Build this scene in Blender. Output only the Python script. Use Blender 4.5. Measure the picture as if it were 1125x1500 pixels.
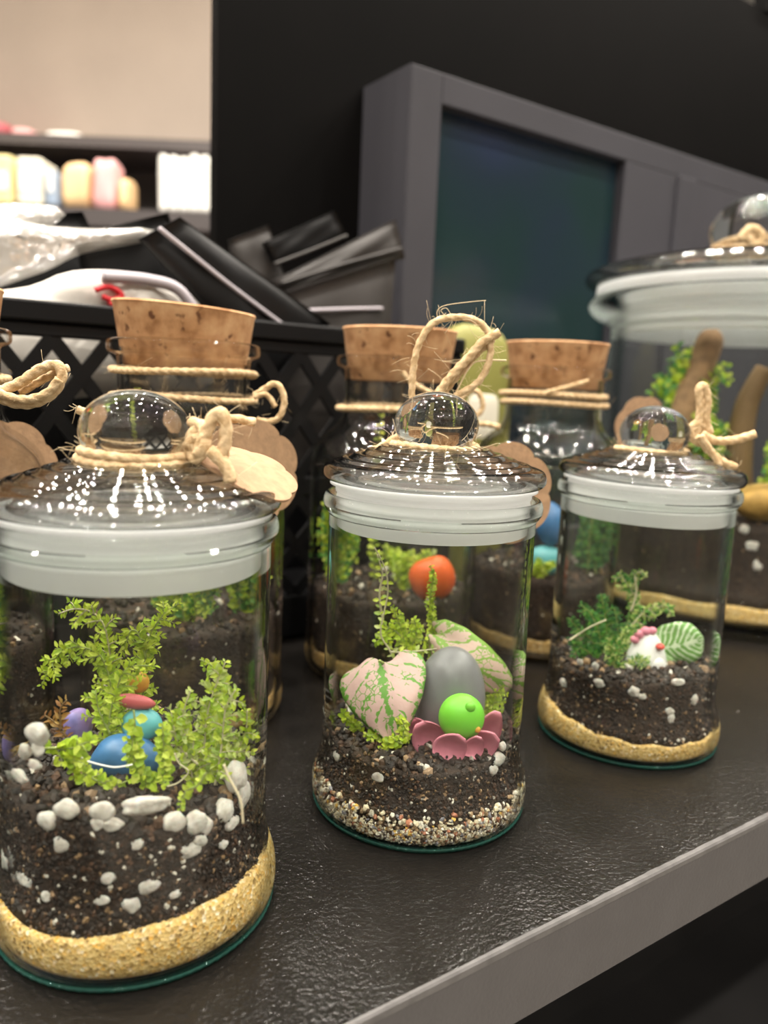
import bpy, math, random
import numpy as np
from mathutils import Vector, Matrix

random.seed(7)
rng = np.random.default_rng(7)
for o in list(bpy.data.objects):
    bpy.data.objects.remove(o)
SC = bpy.context.scene
COL = SC.collection

# ------------------------------------------------------------------ camera, light, exposure
F_PX, PITCH, ROLL, CAM_H = 1149.0, 0.1570, 0.0430, 0.1544      # shelf top is z = 0
FW = np.array([0, math.cos(PITCH), -math.sin(PITCH)])
_rt = np.array([1.0, 0, 0]); _up = np.cross(_rt, FW)
RT = math.cos(ROLL) * _rt + math.sin(ROLL) * _up
UP = -math.sin(ROLL) * _rt + math.cos(ROLL) * _up
CO = np.array([0, 0, CAM_H])
cd = bpy.data.cameras.new('camera'); cam = bpy.data.objects.new('camera', cd); COL.objects.link(cam)
cam.matrix_world = Matrix(((RT[0], UP[0], -FW[0], CO[0]), (RT[1], UP[1], -FW[1], CO[1]), (RT[2], UP[2], -FW[2], CO[2]), (0, 0, 0, 1)))
cd.sensor_fit = 'VERTICAL'; cd.sensor_height = 36; cd.lens = F_PX / 1500 * 36
cd.clip_start = 0.01; cd.clip_end = 30
cd.dof.use_dof = True; cd.dof.focus_distance = 0.252; cd.dof.aperture_fstop = 8.6
SC.camera = cam
vs = SC.view_settings
vs.view_transform = 'Standard'; vs.look = 'None'; vs.gamma = 1.0; vs.use_curve_mapping = False
vs.exposure = 0.6
w = bpy.data.worlds.new('world'); SC.world = w; w.use_nodes = True
w.node_tree.nodes['Background'].inputs[0].default_value = (1.0, 0.93, 0.85, 1)
w.node_tree.nodes['Background'].inputs[1].default_value = 0.12
SC.cycles.max_bounces = 20; SC.cycles.transparent_max_bounces = 64
SC.cycles.transmission_bounces = 14; SC.cycles.glossy_bounces = 8; SC.cycles.diffuse_bounces = 4
SC.cycles.use_denoising = True; SC.cycles.sample_clamp_indirect = 12.0

# the shelf runs along U, goes back along N
U = np.array([0.8208, 0.5712]); N = np.array([-0.5712, 0.8208]); E0 = np.array([0.0, 0.1718])
def un(u, n, z=0.0):
    p = E0 + U * u + N * n
    return np.array([p[0], p[1], z])
def ray(x, y):
    return FW + RT * (x - 562.5) / F_PX - UP * (y - 750) / F_PX
def at(x, y, Y):                       # photo pixel at world depth Y
    d = ray(x, y); return CO + d * (Y / d[1])
def on_n(x, y, n):                     # photo pixel on the vertical plane n metres behind the shelf edge
    d = ray(x, y); dn = d[0] * N[0] + d[1] * N[1]
    return CO + d * ((n + E0 @ N) / dn)
def on_z(x, y, z):
    d = ray(x, y); return CO + d * ((z - CAM_H) / d[2])
def on_wall(x, y, c, R, near=True):    # photo pixel on an upright cylinder
    d = ray(x, y); m = CO[:2] - np.array(c); a = d[:2] @ d[:2]; b = 2 * (d[:2] @ m); k = m @ m - R * R
    D = max(b * b - 4 * a * k, 0.0)
    return CO + d * ((-b + (-1 if near else 1) * math.sqrt(D)) / (2 * a))

JA, JB, JC = (-0.0690, 0.2157), (0.0175, 0.2824), (0.1177, 0.3498)
BE, BF, BG, BH = (-0.0905, 0.351), (0.0045, 0.425), (0.0995, 0.480), (-0.1765, 0.296)
JD = (0.268, 0.600)
CEIL = 1.75
LAMP_W = 4.1

# ------------------------------------------------------------------ materials
def nt(name):
    m = bpy.data.materials.new(name); m.use_nodes = True
    t = m.node_tree; t.nodes.clear()
    return m, t, t.nodes.new('ShaderNodeOutputMaterial')
def nd(t, kind, **kw):
    n = t.nodes.new('ShaderNode' + kind)
    for k, v in kw.items():
        if hasattr(n, k): setattr(n, k, v)
        else: n.inputs[k.replace('_', ' ')].default_value = v
    return n
def L(t, a, b): t.links.new(a, b)
def c4(c): return (c[0], c[1], c[2], 1)
def ramp(t, stops, interp='LINEAR'):
    r = t.nodes.new('ShaderNodeValToRGB'); e = r.color_ramp; e.interpolation = interp
    while len(e.elements) < len(stops): e.elements.new(0.5)
    for q, (p, c) in zip(e.elements, stops): q.position = p; q.color = c4(c)
    return r
def math_n(t, op, a=None, b=None, clamp=False):
    m = t.nodes.new('ShaderNodeMath'); m.operation = op; m.use_clamp = clamp
    for i, v in enumerate((a, b)):
        if v is None: continue
        if hasattr(v, 'is_linked'): L(t, v, m.inputs[i])
        else: m.inputs[i].default_value = v
    return m.outputs[0]
MAT = {}
def plain(name, col, rough=0.5, metal=0.0, noise=0.0, scale=60, bump=0.0, bscale=300, spec=0.5, col2=None, sheen=0.0, sss=0.0, coat=0.0):
    m, t, out = nt(name)
    p = nd(t, 'BsdfPrincipled'); p.inputs['Roughness'].default_value = rough; p.inputs['Metallic'].default_value = metal
    p.inputs['Specular IOR Level'].default_value = spec; p.inputs['Base Color'].default_value = c4(col)
    p.inputs['Coat Weight'].default_value = coat
    if sss: p.inputs['Subsurface Weight'].default_value = sss; p.inputs['Subsurface Scale'].default_value = 0.002
    tc = nd(t, 'TexCoord')
    if noise or col2:
        n = nd(t, 'TexNoise', Scale=scale, Detail=5.0); L(t, tc.outputs['Object'], n.inputs['Vector'])
        b = col2 or tuple(c * (1 - noise) for c in col)
        r = ramp(t, [(0.35, b), (0.65, col)]); L(t, n.outputs['Fac'], r.inputs['Fac']); L(t, r.outputs['Color'], p.inputs['Base Color'])
    if bump:
        n2 = nd(t, 'TexNoise', Scale=bscale, Detail=3.0); L(t, tc.outputs['Object'], n2.inputs['Vector'])
        bp = nd(t, 'Bump', Strength=bump, Distance=0.001); L(t, n2.outputs['Fac'], bp.inputs['Height']); L(t, bp.outputs['Normal'], p.inputs['Normal'])
    L(t, p.outputs[0], out.inputs[0]); MAT[name] = m
    return m
def attr_mat(name, rough=0.6, translucent=0.0, spec=0.4, bump=0.0):
    m, t, out = nt(name)
    a = nd(t, 'Attribute', attribute_name='Col')
    p = nd(t, 'BsdfPrincipled'); p.inputs['Roughness'].default_value = rough; p.inputs['Specular IOR Level'].default_value = spec
    L(t, a.outputs['Color'], p.inputs['Base Color']); last = p.outputs[0]
    if bump:
        tc = nd(t, 'TexCoord'); n2 = nd(t, 'TexNoise', Scale=1800.0, Detail=3.0); L(t, tc.outputs['Object'], n2.inputs['Vector'])
        bp = nd(t, 'Bump', Strength=bump, Distance=0.0005); L(t, n2.outputs['Fac'], bp.inputs['Height']); L(t, bp.outputs['Normal'], p.inputs['Normal'])
    if translucent:
        tr = nd(t, 'BsdfTranslucent'); L(t, a.outputs['Color'], tr.inputs['Color'])
        mx = nd(t, 'MixShader'); mx.inputs[0].default_value = translucent
        L(t, last, mx.inputs[1]); L(t, tr.outputs[0], mx.inputs[2]); last = mx.outputs[0]
    L(t, last, out.inputs[0]); MAT[name] = m
    return m
def glass_mat(name, tint=(0.97, 0.985, 0.975), lo=0.72, hi=0.93, ior=1.47, refr=(0.9, 0.96, 0.93), base_refr=0.0, ripple=0.0, rough=0.0, refl=0.045):
    """Clear glass: passes light straight where seen face-on, bends it towards the curved sides; mirror part by Schlick."""
    m, t, out = nt(name)
    lw = nd(t, 'LayerWeight', Blend=0.5); f = lw.outputs['Facing']
    tr = nd(t, 'BsdfTransparent', Color=c4(tint)); gl = nd(t, 'BsdfGlossy', Roughness=max(rough, 0.012))
    rf = nd(t, 'BsdfRefraction', Color=c4(refr), IOR=ior, Roughness=rough)
    if ripple:
        tc = nd(t, 'TexCoord'); mp = nd(t, 'Mapping'); mp.inputs['Scale'].default_value = (1, 1, 0.12); L(t, tc.outputs['Object'], mp.inputs[0])
        n2 = nd(t, 'TexNoise', Scale=90.0, Detail=1.0); L(t, mp.outputs[0], n2.inputs['Vector'])
        bp = nd(t, 'Bump', Strength=ripple, Distance=0.002); L(t, n2.outputs['Fac'], bp.inputs['Height'])
        L(t, bp.outputs['Normal'], gl.inputs['Normal']); L(t, bp.outputs['Normal'], rf.inputs['Normal'])
    mr = nd(t, 'MapRange'); mr.interpolation_type = 'SMOOTHSTEP'
    mr.inputs[1].default_value = lo; mr.inputs[2].default_value = hi; mr.inputs[3].default_value = base_refr; mr.inputs[4].default_value = 1.0
    L(t, f, mr.inputs[0])
    m1 = nd(t, 'MixShader'); L(t, mr.outputs[0], m1.inputs[0]); L(t, tr.outputs[0], m1.inputs[1]); L(t, rf.outputs[0], m1.inputs[2])
    sch = math_n(t, 'ADD', math_n(t, 'MULTIPLY', math_n(t, 'POWER', f, 5.0), 0.9), refl, True)
    m2 = nd(t, 'MixShader'); L(t, sch, m2.inputs[0]); L(t, m1.outputs[0], m2.inputs[1]); L(t, gl.outputs[0], m2.inputs[2])
    L(t, m2.outputs[0], out.inputs[0]); MAT[name] = m
    return m
glass_mat('jar_glass', lo=0.50, hi=0.86, ripple=0.3, refl=0.022)
glass_mat('bottle_glass', tint=(0.97, 0.97, 0.96), lo=0.6, hi=0.9, refr=(0.92, 0.93, 0.92), ripple=0.2, refl=0.05)
glass_mat('lid_glass', tint=(0.96, 0.975, 0.97), lo=0.55, hi=0.9, base_refr=0.35, refr=(0.96, 0.985, 0.98), refl=0.16)
glass_mat('foot_glass', tint=(0.35, 0.72, 0.62), lo=0.6, hi=0.95, refr=(0.3, 0.7, 0.6), refl=0.06)
t = MAT['foot_glass'].node_tree; o_ = [n for n in t.nodes if n.type == 'OUTPUT_MATERIAL'][0]; src = o_.inputs[0].links[0].from_socket
df = nd(t, 'BsdfDiffuse', Color=(0.045, 0.16, 0.13, 1)); mx = nd(t, 'MixShader'); mx.inputs[0].default_value = 0.25
L(t, src, mx.inputs[1]); L(t, df.outputs[0], mx.inputs[2]); L(t, mx.outputs[0], o_.inputs[0])
m, t, out = nt('knob_glass'); g = nd(t, 'BsdfGlass', IOR=1.5, Roughness=0.0, Color=(0.97, 0.985, 0.98, 1)); L(t, g.outputs[0], out.inputs[0]); MAT['knob_glass'] = m
# milky silicone seal
m, t, out = nt('silicone')
p = nd(t, 'BsdfPrincipled'); p.inputs['Base Color'].default_value = (0.86, 0.87, 0.87, 1); p.inputs['Roughness'].default_value = 0.35
tl = nd(t, 'BsdfTranslucent', Color=(0.86, 0.87, 0.87, 1)); tp = nd(t, 'BsdfTransparent', Color=(0.95, 0.96, 0.96, 1))
a = nd(t, 'MixShader'); a.inputs[0].default_value = 0.45; L(t, p.outputs[0], a.inputs[1]); L(t, tl.outputs[0], a.inputs[2])
b = nd(t, 'MixShader'); b.inputs[0].default_value = 0.22; L(t, a.outputs[0], b.inputs[1]); L(t, tp.outputs[0], b.inputs[2])
L(t, b.outputs[0], out.inputs[0]); MAT['silicone'] = m
# cork
m, t, out = nt('cork')
tc = nd(t, 'TexCoord'); p = nd(t, 'BsdfPrincipled', Roughness=0.85)
n1 = nd(t, 'TexNoise', Scale=130.0, Detail=6.0); v1 = nd(t, 'TexVoronoi', Scale=420.0); n3 = nd(t, 'TexNoise', Scale=190.0, Detail=2.0)
for n in (n1, v1, n3): L(t, tc.outputs['Object'], n.inputs['Vector'])
r1 = ramp(t, [(0.3, (0.33, 0.155, 0.06)), (0.5, (0.55, 0.30, 0.14)), (0.72, (0.68, 0.42, 0.22))]); L(t, n1.outputs['Fac'], r1.inputs['Fac'])
r3 = ramp(t, [(0.27, (0.16, 0.07, 0.03)), (0.36, (1, 1, 1))]); L(t, n3.outputs['Fac'], r3.inputs['Fac'])
mx = nd(t, 'MixRGB', blend_type='MULTIPLY'); mx.inputs[0].default_value = 0.8; L(t, r1.outputs[0], mx.inputs[1]); L(t, r3.outputs[0], mx.inputs[2])
L(t, mx.outputs[0], p.inputs['Base Color'])
bp = nd(t, 'Bump', Strength=0.5, Distance=0.0006); L(t, n1.outputs['Fac'], bp.inputs['Height']); L(t, bp.outputs['Normal'], p.inputs['Normal'])
L(t, p.outputs[0], out.inputs[0]); MAT['cork'] = m
# sand
m, t, out = nt('sand')
tc = nd(t, 'TexCoord'); p = nd(t, 'BsdfPrincipled', Roughness=0.7)
v1 = nd(t, 'TexVoronoi', Scale=1100.0); n1 = nd(t, 'TexNoise', Scale=160.0, Detail=3.0)
for n in (v1, n1): L(t, tc.outputs['Object'], n.inputs['Vector'])
sx = nd(t, 'SeparateColor'); L(t, v1.outputs['Color'], sx.inputs[0])
r1 = ramp(t, [(0.0, (0.22, 0.13, 0.04)), (0.15, (0.50, 0.33, 0.11)), (0.45, (0.62, 0.43, 0.16)), (0.7, (0.70, 0.53, 0.26)), (0.88, (0.70, 0.38, 0.06)), (1.0, (0.85, 0.76, 0.58))]); L(t, sx.outputs[0], r1.inputs['Fac'])
r2 = ramp(t, [(0.35, (0.8, 0.74, 0.62)), (0.65, (1, 1, 1))]); L(t, n1.outputs['Fac'], r2.inputs['Fac'])
mx = nd(t, 'MixRGB', blend_type='MULTIPLY'); mx.inputs[0].default_value = 0.7; L(t, r1.outputs[0], mx.inputs[1]); L(t, r2.outputs[0], mx.inputs[2])
L(t, mx.outputs[0], p.inputs['Base Color'])
bp = nd(t, 'Bump', Strength=0.6, Distance=0.0005); L(t, v1.outputs['Distance'], bp.inputs['Height']); L(t, bp.outputs['Normal'], p.inputs['Normal'])
L(t, p.outputs[0], out.inputs[0]); MAT['sand'] = m
# shelf laminate: dark, orange-peel, dust specks
m, t, out = nt('laminate')
tc = nd(t, 'TexCoord'); p = nd(t, 'BsdfPrincipled', Roughness=0.22); p.inputs['Specular IOR Level'].default_value = 0.4
n1 = nd(t, 'TexNoise', Scale=700.0, Detail=2.0); n2 = nd(t, 'TexNoise', Scale=14.0, Detail=4.0); v1 = nd(t, 'TexVoronoi', Scale=95.0); n4 = nd(t, 'TexNoise', Scale=900.0, Detail=0.0)
for n in (n1, n2, v1, n4): L(t, tc.outputs['Object'], n.inputs['Vector'])
r2 = ramp(t, [(0.3, (0.006, 0.0053, 0.0047)), (0.7, (0.012, 0.0105, 0.0093))]); L(t, n2.outputs['Fac'], r2.inputs['Fac'])
sx = nd(t, 'SeparateColor'); L(t, v1.outputs['Color'], sx.inputs[0])
dust = math_n(t, 'MULTIPLY', math_n(t, 'LESS_THAN', v1.outputs['Distance'], 0.05), math_n(t, 'GREATER_THAN', sx.outputs[0], 0.72))
mx = nd(t, 'MixRGB'); L(t, dust, mx.inputs[0]); L(t, r2.outputs[0], mx.inputs[1]); mx.inputs[2].default_value = (0.5, 0.47, 0.42, 1)
L(t, mx.outputs[0], p.inputs['Base Color'])
bp = nd(t, 'Bump', Strength=0.9, Distance=0.0005); L(t, n1.outputs['Fac'], bp.inputs['Height']); L(t, bp.outputs['Normal'], p.inputs['Normal'])
L(t, p.outputs[0], out.inputs[0]); MAT['laminate'] = m
plain('edge_band', (0.078, 0.074, 0.075), 0.42, noise=0.08, scale=90, bump=0.12, bscale=700)
plain('edge_lip', (0.125, 0.12, 0.118), 0.35, noise=0.3, scale=200)
plain('dark_board', (0.02, 0.019, 0.019), 0.45, noise=0.4, scale=12)
plain('black_wall', (0.0022, 0.0018, 0.0017), 0.6, noise=0.5, scale=8, spec=0.06)
plain('grey_frame', (0.050, 0.0485, 0.058), 0.65, noise=0.12, scale=10, spec=0.3)
plain('beige_wall', (0.34, 0.285, 0.24), 0.8, noise=0.12, scale=3)
plain('pale_wall', (0.42, 0.39, 0.35), 0.8)
plain('ceiling_paint', (0.8, 0.77, 0.73), 0.9)
plain('floor_vinyl', (0.34, 0.31, 0.27), 0.5, noise=0.3, scale=5)
plain('lamp_metal', (0.02, 0.02, 0.02), 0.4)
plain('basket_plastic', (0.005, 0.005, 0.0055), 0.42, spec=0.2)
plain('black_foil', (0.005, 0.005, 0.0055), 0.45, bump=0.3, bscale=60, spec=0.25)
plain('grey_foil', (0.026, 0.022, 0.020), 0.5, bump=0.3, bscale=50)
plain('zip_grey', (0.36, 0.33, 0.36), 0.45)
plain('red_print', (0.55, 0.012, 0.02), 0.5)
plain('twine', (0.66, 0.49, 0.29), 0.9, col2=(0.44, 0.29, 0.14), scale=420, bump=0.4, bscale=1500)
plain('twine_fibre', (0.66, 0.52, 0.32), 0.8)
plain('kraft', (0.345, 0.21, 0.115), 0.85, noise=0.22, scale=320, bump=0.15, bscale=900)
plain('kraft_edge', (0.62, 0.45, 0.29), 0.85)
plain('perlite', (0.74, 0.71, 0.66), 0.8, col2=(0.50, 0.46, 0.41), scale=420, bump=0.5, bscale=700, sss=0.15)
attr_mat('soil', 0.6, spec=0.5, bump=0.4)
attr_mat('gravel', 0.45, spec=0.5)
attr_mat('leafy', 0.45, translucent=0.38)
plain('soil_body', (0.020, 0.012, 0.008), 0.8, col2=(0.045, 0.026, 0.016), scale=300, bump=1.0, bscale=700)
plain('soil_pale', (0.09, 0.06, 0.042), 0.8, col2=(0.025, 0.015, 0.01), scale=260, bump=1.0, bscale=500)
plain('stem_green', (0.30, 0.36, 0.10), 0.6)
plain('stem_pale', (0.55, 0.50, 0.33), 0.6)
plain('stem_brown', (0.20, 0.12, 0.05), 0.7)
plain('driftwood', (0.34, 0.20, 0.10), 0.8, noise=0.4, scale=120, bump=0.5, bscale=200)
plain('stone_grey', (0.19, 0.19, 0.195), 0.32, noise=0.12, scale=90, coat=0.15)
plain('clay_green', (0.17, 0.56, 0.035), 0.42, sss=0.2)
plain('clay_green_dark', (0.06, 0.22, 0.02), 0.45)
plain('clay_pink', (0.72, 0.25, 0.33), 0.42, noise=0.12, scale=150)
plain('stone_blue', (0.055, 0.19, 0.42), 0.35, noise=0.25, scale=120)
plain('stone_teal', (0.13, 0.46, 0.50), 0.35, noise=0.15, scale=120)
plain('stone_lavender', (0.42, 0.20, 0.42), 0.4, col2=(0.20, 0.22, 0.55), scale=70)
plain('stone_coral', (0.58, 0.12, 0.13), 0.4, noise=0.15, scale=120)
plain('stone_amber', (0.72, 0.36, 0.05), 0.4, noise=0.2, scale=150)
plain('clay_white', (0.80, 0.79, 0.76), 0.3)
plain('clay_orange', (0.85, 0.13, 0.015), 0.45, noise=0.1, scale=50)
plain('clay_red', (0.62, 0.07, 0.05), 0.4)
plain('pack_olive', (0.26, 0.25, 0.06), 0.5)
plain('pack_cream', (0.85, 0.80, 0.66), 0.6); plain('pack_white', (0.88, 0.87, 0.82), 0.6)
plain('pack_pink', (0.80, 0.42, 0.42), 0.5); plain('pack_orange', (0.88, 0.60, 0.32), 0.5)
plain('pack_rose', (0.45, 0.10, 0.12), 0.5); plain('pack_yellow', (0.85, 0.74, 0.36), 0.5); plain('pack_dark', (0.06, 0.05, 0.05), 0.5)
plain('pack_blue', (0.30, 0.38, 0.50), 0.5)
plain('ochre', (0.42, 0.26, 0.06), 0.8, noise=0.4, scale=120, bump=0.6, bscale=200)
# poster: dim blue and teal print behind gloss
m, t, out = nt('poster')
tc = nd(t, 'TexCoord'); p = nd(t, 'BsdfPrincipled', Roughness=0.18)
n1 = nd(t, 'TexNoise', Scale=7.0, Detail=2.0); L(t, tc.outputs['Object'], n1.inputs['Vector'])
r1 = ramp(t, [(0.30, (0.010, 0.028, 0.027)), (0.45, (0.013, 0.031, 0.034)), (0.58, (0.015, 0.027, 0.042)), (0.75, (0.020, 0.030, 0.066))]); L(t, n1.outputs['Fac'], r1.inputs['Fac'])
L(t, r1.outputs[0], p.inputs['Base Color']); L(t, p.outputs[0], out.inputs[0]); MAT['poster'] = m
# clear crinkled bag film
m, t, out = nt('bag_film')
tc = nd(t, 'TexCoord'); n1 = nd(t, 'TexNoise', Scale=38.0, Detail=3.0); L(t, tc.outputs['Object'], n1.inputs['Vector'])
bp = nd(t, 'Bump', Strength=0.8, Distance=0.01); L(t, n1.outputs['Fac'], bp.inputs['Height'])
gl = nd(t, 'BsdfGlossy', Roughness=0.12); L(t, bp.outputs[0], gl.inputs['Normal'])
df = nd(t, 'BsdfDiffuse', Color=(0.72, 0.69, 0.64, 1)); tp = nd(t, 'BsdfTransparent')
a = nd(t, 'MixShader'); a.inputs[0].default_value = 0.45; L(t, tp.outputs[0], a.inputs[1]); L(t, df.outputs[0], a.inputs[2])
b = nd(t, 'MixShader'); b.inputs[0].default_value = 0.3; L(t, a.outputs[0], b.inputs[1]); L(t, gl.outputs[0], b.inputs[2])
L(t, b.outputs[0], out.inputs[0]); MAT['bag_film'] = m
plain('bag_white', (0.62, 0.59, 0.54), 0.3, noise=0.2, scale=30, bump=0.5, bscale=40)
# fittonia leaf: coloured blade, branching veins in the leaf's own coordinates
def veined(name, blade, vein, density, width, edge, amount=1.0):
    m, t, out = nt(name)
    uv = nd(t, 'UVMap'); sp = nd(t, 'SeparateXYZ'); L(t, uv.outputs[0], sp.inputs[0])
    tc = nd(t, 'TexCoord'); n1 = nd(t, 'TexNoise', Scale=520.0, Detail=3.0); L(t, tc.outputs['Object'], n1.inputs['Vector'])
    n2 = nd(t, 'TexNoise', Scale=120.0, Detail=2.0); L(t, tc.outputs['Object'], n2.inputs['Vector'])
    u, v = sp.outputs[0], sp.outputs[1]
    av = math_n(t, 'ABSOLUTE', math_n(t, 'SUBTRACT', v, 0.5))
    jit = math_n(t, 'MULTIPLY', math_n(t, 'SUBTRACT', n1.outputs['Fac'], 0.5), 0.45)
    ph = math_n(t, 'ADD', math_n(t, 'SUBTRACT', math_n(t, 'MULTIPLY', u, density), math_n(t, 'MULTIPLY', av, density * 0.75)), math_n(t, 'MULTIPLY', math_n(t, 'SUBTRACT', n2.outputs['Fac'], 0.5), 1.1))
    tri = math_n(t, 'ABSOLUTE', math_n(t, 'SUBTRACT', math_n(t, 'FRACT', ph), 0.5))
    lat = math_n(t, 'LESS_THAN', math_n(t, 'ADD', tri, jit), width)
    mid = math_n(t, 'LESS_THAN', math_n(t, 'ADD', av, math_n(t, 'MULTIPLY', jit, 0.5)), 0.045)
    v2 = nd(t, 'TexVoronoi', feature='DISTANCE_TO_EDGE', Scale=430.0); L(t, tc.outputs['Object'], v2.inputs['Vector'])
    fine = math_n(t, 'MULTIPLY', math_n(t, 'LESS_THAN', v2.outputs['Distance'], 0.05), math_n(t, 'GREATER_THAN', n2.outputs['Fac'], 0.58))
    eg = math_n(t, 'GREATER_THAN', math_n(t, 'ADD', av, jit), edge)
    allv = math_n(t, 'MAXIMUM', math_n(t, 'MAXIMUM', lat, mid), math_n(t, 'MAXIMUM', fine, eg))
    mx = nd(t, 'MixRGB'); L(t, math_n(t, 'MULTIPLY', allv, amount), mx.inputs[0]); mx.inputs[1].default_value = c4(blade); mx.inputs[2].default_value = c4(vein)
    p = nd(t, 'BsdfPrincipled', Roughness=0.45); L(t, mx.outputs[0], p.inputs['Base Color'])
    bp = nd(t, 'Bump', Strength=0.4, Distance=0.0005); L(t, n1.outputs['Fac'], bp.inputs['Height']); L(t, bp.outputs[0], p.inputs['Normal'])
    tl = nd(t, 'BsdfTranslucent'); L(t, mx.outputs[0], tl.inputs['Color'])
    s = nd(t, 'MixShader'); s.inputs[0].default_value = 0.25; L(t, p.outputs[0], s.inputs[1]); L(t, tl.outputs[0], s.inputs[2])
    L(t, s.outputs[0], out.inputs[0]); MAT[name] = m
veined('leaf_pink', (0.66, 0.45, 0.41), (0.15, 0.36, 0.05), 5.0, 0.055, 0.465)
veined('leaf_pink_green', (0.66, 0.48, 0.40), (0.24, 0.42, 0.06), 6.0, 0.10, 0.43)
veined('leaf_white_vein', (0.20, 0.42, 0.10), (0.72, 0.82, 0.60), 8.0, 0.16, 0.6)
m, t, out = nt('lamp_glow'); e = nd(t, 'Emission', Color=(1, 0.9, 0.76, 1), Strength=25.0); L(t, e.outputs[0], out.inputs[0]); MAT['lamp_glow'] = m

# ------------------------------------------------------------------ builders
def mk(name, verts, faces, mat, parent=None, origin=None, smooth=True, col=None, uv=None, kind=None, auto=None):
    v = np.asarray(verts, dtype=float)
    if parent is not None: org = np.array(parent['org'])
    elif origin is not None: org = np.array(origin, dtype=float)
    else: org = np.array([(v[:, 0].min() + v[:, 0].max()) / 2, (v[:, 1].min() + v[:, 1].max()) / 2, v[:, 2].min()])
    me = bpy.data.meshes.new(name)
    me.from_pydata((v - org).tolist(), [], [tuple(int(i) for i in f) for f in faces])
    if smooth: me.polygons.foreach_set('use_smooth', [True] * len(me.polygons))
    if col is not None:
        a = me.attributes.new('Col', 'FLOAT_COLOR', 'POINT')
        a.data.foreach_set('color', np.concatenate([np.asarray(col), np.ones((len(v), 1))], 1).ravel())
    if uv is not None:
        lay = me.uv_layers.new(name='UVMap'); li = np.zeros(len(me.loops), dtype=int); me.loops.foreach_get('vertex_index', li)
        lay.data.foreach_set('uv', np.asarray(uv)[li].ravel())
    me.materials.append(MAT[mat]); me.update()
    o = bpy.data.objects.new(name, me); COL.objects.link(o)
    if parent is not None: o.parent = parent['obj']; o.location = (0, 0, 0)
    else: o.location = org
    if kind: o['kind'] = kind
    if auto is not None:
        me.polygons.foreach_set('use_smooth', [True] * len(me.polygons))
        me.set_sharp_from_angle(angle=auto)
    return o
def tag(o, label, cat, group=None, kind=None):
    if isinstance(o, dict): o = o['obj']
    o['label'] = label; o['category'] = cat
    if group: o['group'] = group
    if kind: o['kind'] = kind
    return o
def thing(name, org, label, cat, group=None):
    o = bpy.data.objects.new(name, None); COL.objects.link(o); o.location = tuple(org); o.empty_display_size = 0.01
    tag(o, label, cat, group)
    return {'obj': o, 'org': np.array(org, dtype=float)}
def cat_mesh(parts):
    V, F, n = [], [], 0
    for v, f in parts:
        v = np.asarray(v); V.append(v); F += [tuple(i + n for i in q) for q in f]; n += len(v)
    return np.concatenate(V), F
def lathe(prof, c=(0, 0), z=0.0, seg=72, closed=False):
    """prof [(r, z)]; r == 0 becomes a pole."""
    V, rows = [], []
    for r, h in prof:
        if r <= 1e-9: rows.append([len(V)]); V.append((c[0], c[1], z + h))
        else:
            rows.append(list(range(len(V), len(V) + seg)))
            V += [(c[0] + r * math.cos(2 * math.pi * k / seg), c[1] + r * math.sin(2 * math.pi * k / seg), z + h) for k in range(seg)]
    F = []
    pairs = list(zip(rows, rows[1:])) + ([(rows[-1], rows[0])] if closed else [])
    for a, b in pairs:
        if len(a) == 1 and len(b) == 1: continue
        for k in range(seg):
            j = (k + 1) % seg
            if len(a) == 1: F.append((a[0], b[j], b[k]))
            elif len(b) == 1: F.append((a[k], a[j], b[0]))
            else: F.append((a[k], a[j], b[j], b[k]))
    return np.array(V), F
def smooth_prof(pts, sub=4):
    p = np.array(pts, dtype=float); out = []
    for i in range(len(p) - 1):
        p0, p1, p2, p3 = p[max(i - 1, 0)], p[i], p[i + 1], p[min(i + 2, len(p) - 1)]
        for k in range(sub):
            s = k / sub
            out.append(0.5 * ((2 * p1) + (-p0 + p2) * s + (2 * p0 - 5 * p1 + 4 * p2 - p3) * s * s + (-p0 + 3 * p1 - 3 * p2 + p3) * s ** 3))
    out.append(p[-1])
    return np.array(out)
def prof2(pts, sub=4): return [(max(a, 0), b) for a, b in smooth_prof(pts, sub)]
def frames(P):
    T = np.gradient(P, axis=0); T /= np.linalg.norm(T, axis=1)[:, None] + 1e-12
    up = np.array([0, 0, 1.0]) if abs(T[0][2]) < 0.9 else np.array([1.0, 0, 0])
    A = np.zeros_like(P); a = np.cross(T[0], up); a /= np.linalg.norm(a)
    for i in range(len(P)):
        a = a - T[i] * (a @ T[i]); a /= np.linalg.norm(a) + 1e-12; A[i] = a
    return T, A, np.cross(T, A)
def tube(P, r, seg=6, lobes=0, depth=0.3, pitch=0.006, closed=False):
    P = np.asarray(P, dtype=float); r = np.broadcast_to(np.asarray(r, dtype=float), (len(P),))
    T, A, B = frames(P)
    s = np.concatenate([[0], np.cumsum(np.linalg.norm(np.diff(P, axis=0), axis=1))])
    ang = 2 * np.pi * np.arange(seg) / seg
    V = []
    for i in range(len(P)):
        tw = 2 * np.pi * s[i] / pitch if lobes else 0
        rad = r[i] * (1 + depth * (np.abs(np.cos(lobes * 0.5 * (ang - tw))) - 0.6)) if lobes else np.full(seg, r[i])
        V.append(P[i] + rad[:, None] * (np.cos(ang)[:, None] * A[i] + np.sin(ang)[:, None] * B[i]))
    V = np.concatenate(V); F = []; n = len(P)
    for i in range(n if closed else n - 1):
        for k in range(seg):
            j = (k + 1) % seg; i2 = (i + 1) % n
            F.append((i * seg + k, i * seg + j, i2 * seg + j, i2 * seg + k))
    if not closed:
        F.append(tuple(range(seg - 1, -1, -1))); F.append(tuple((n - 1) * seg + k for k in range(seg)))
    return V, F
def spl(pts, sub=10): return smooth_prof(np.array(pts, dtype=float), sub)
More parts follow.
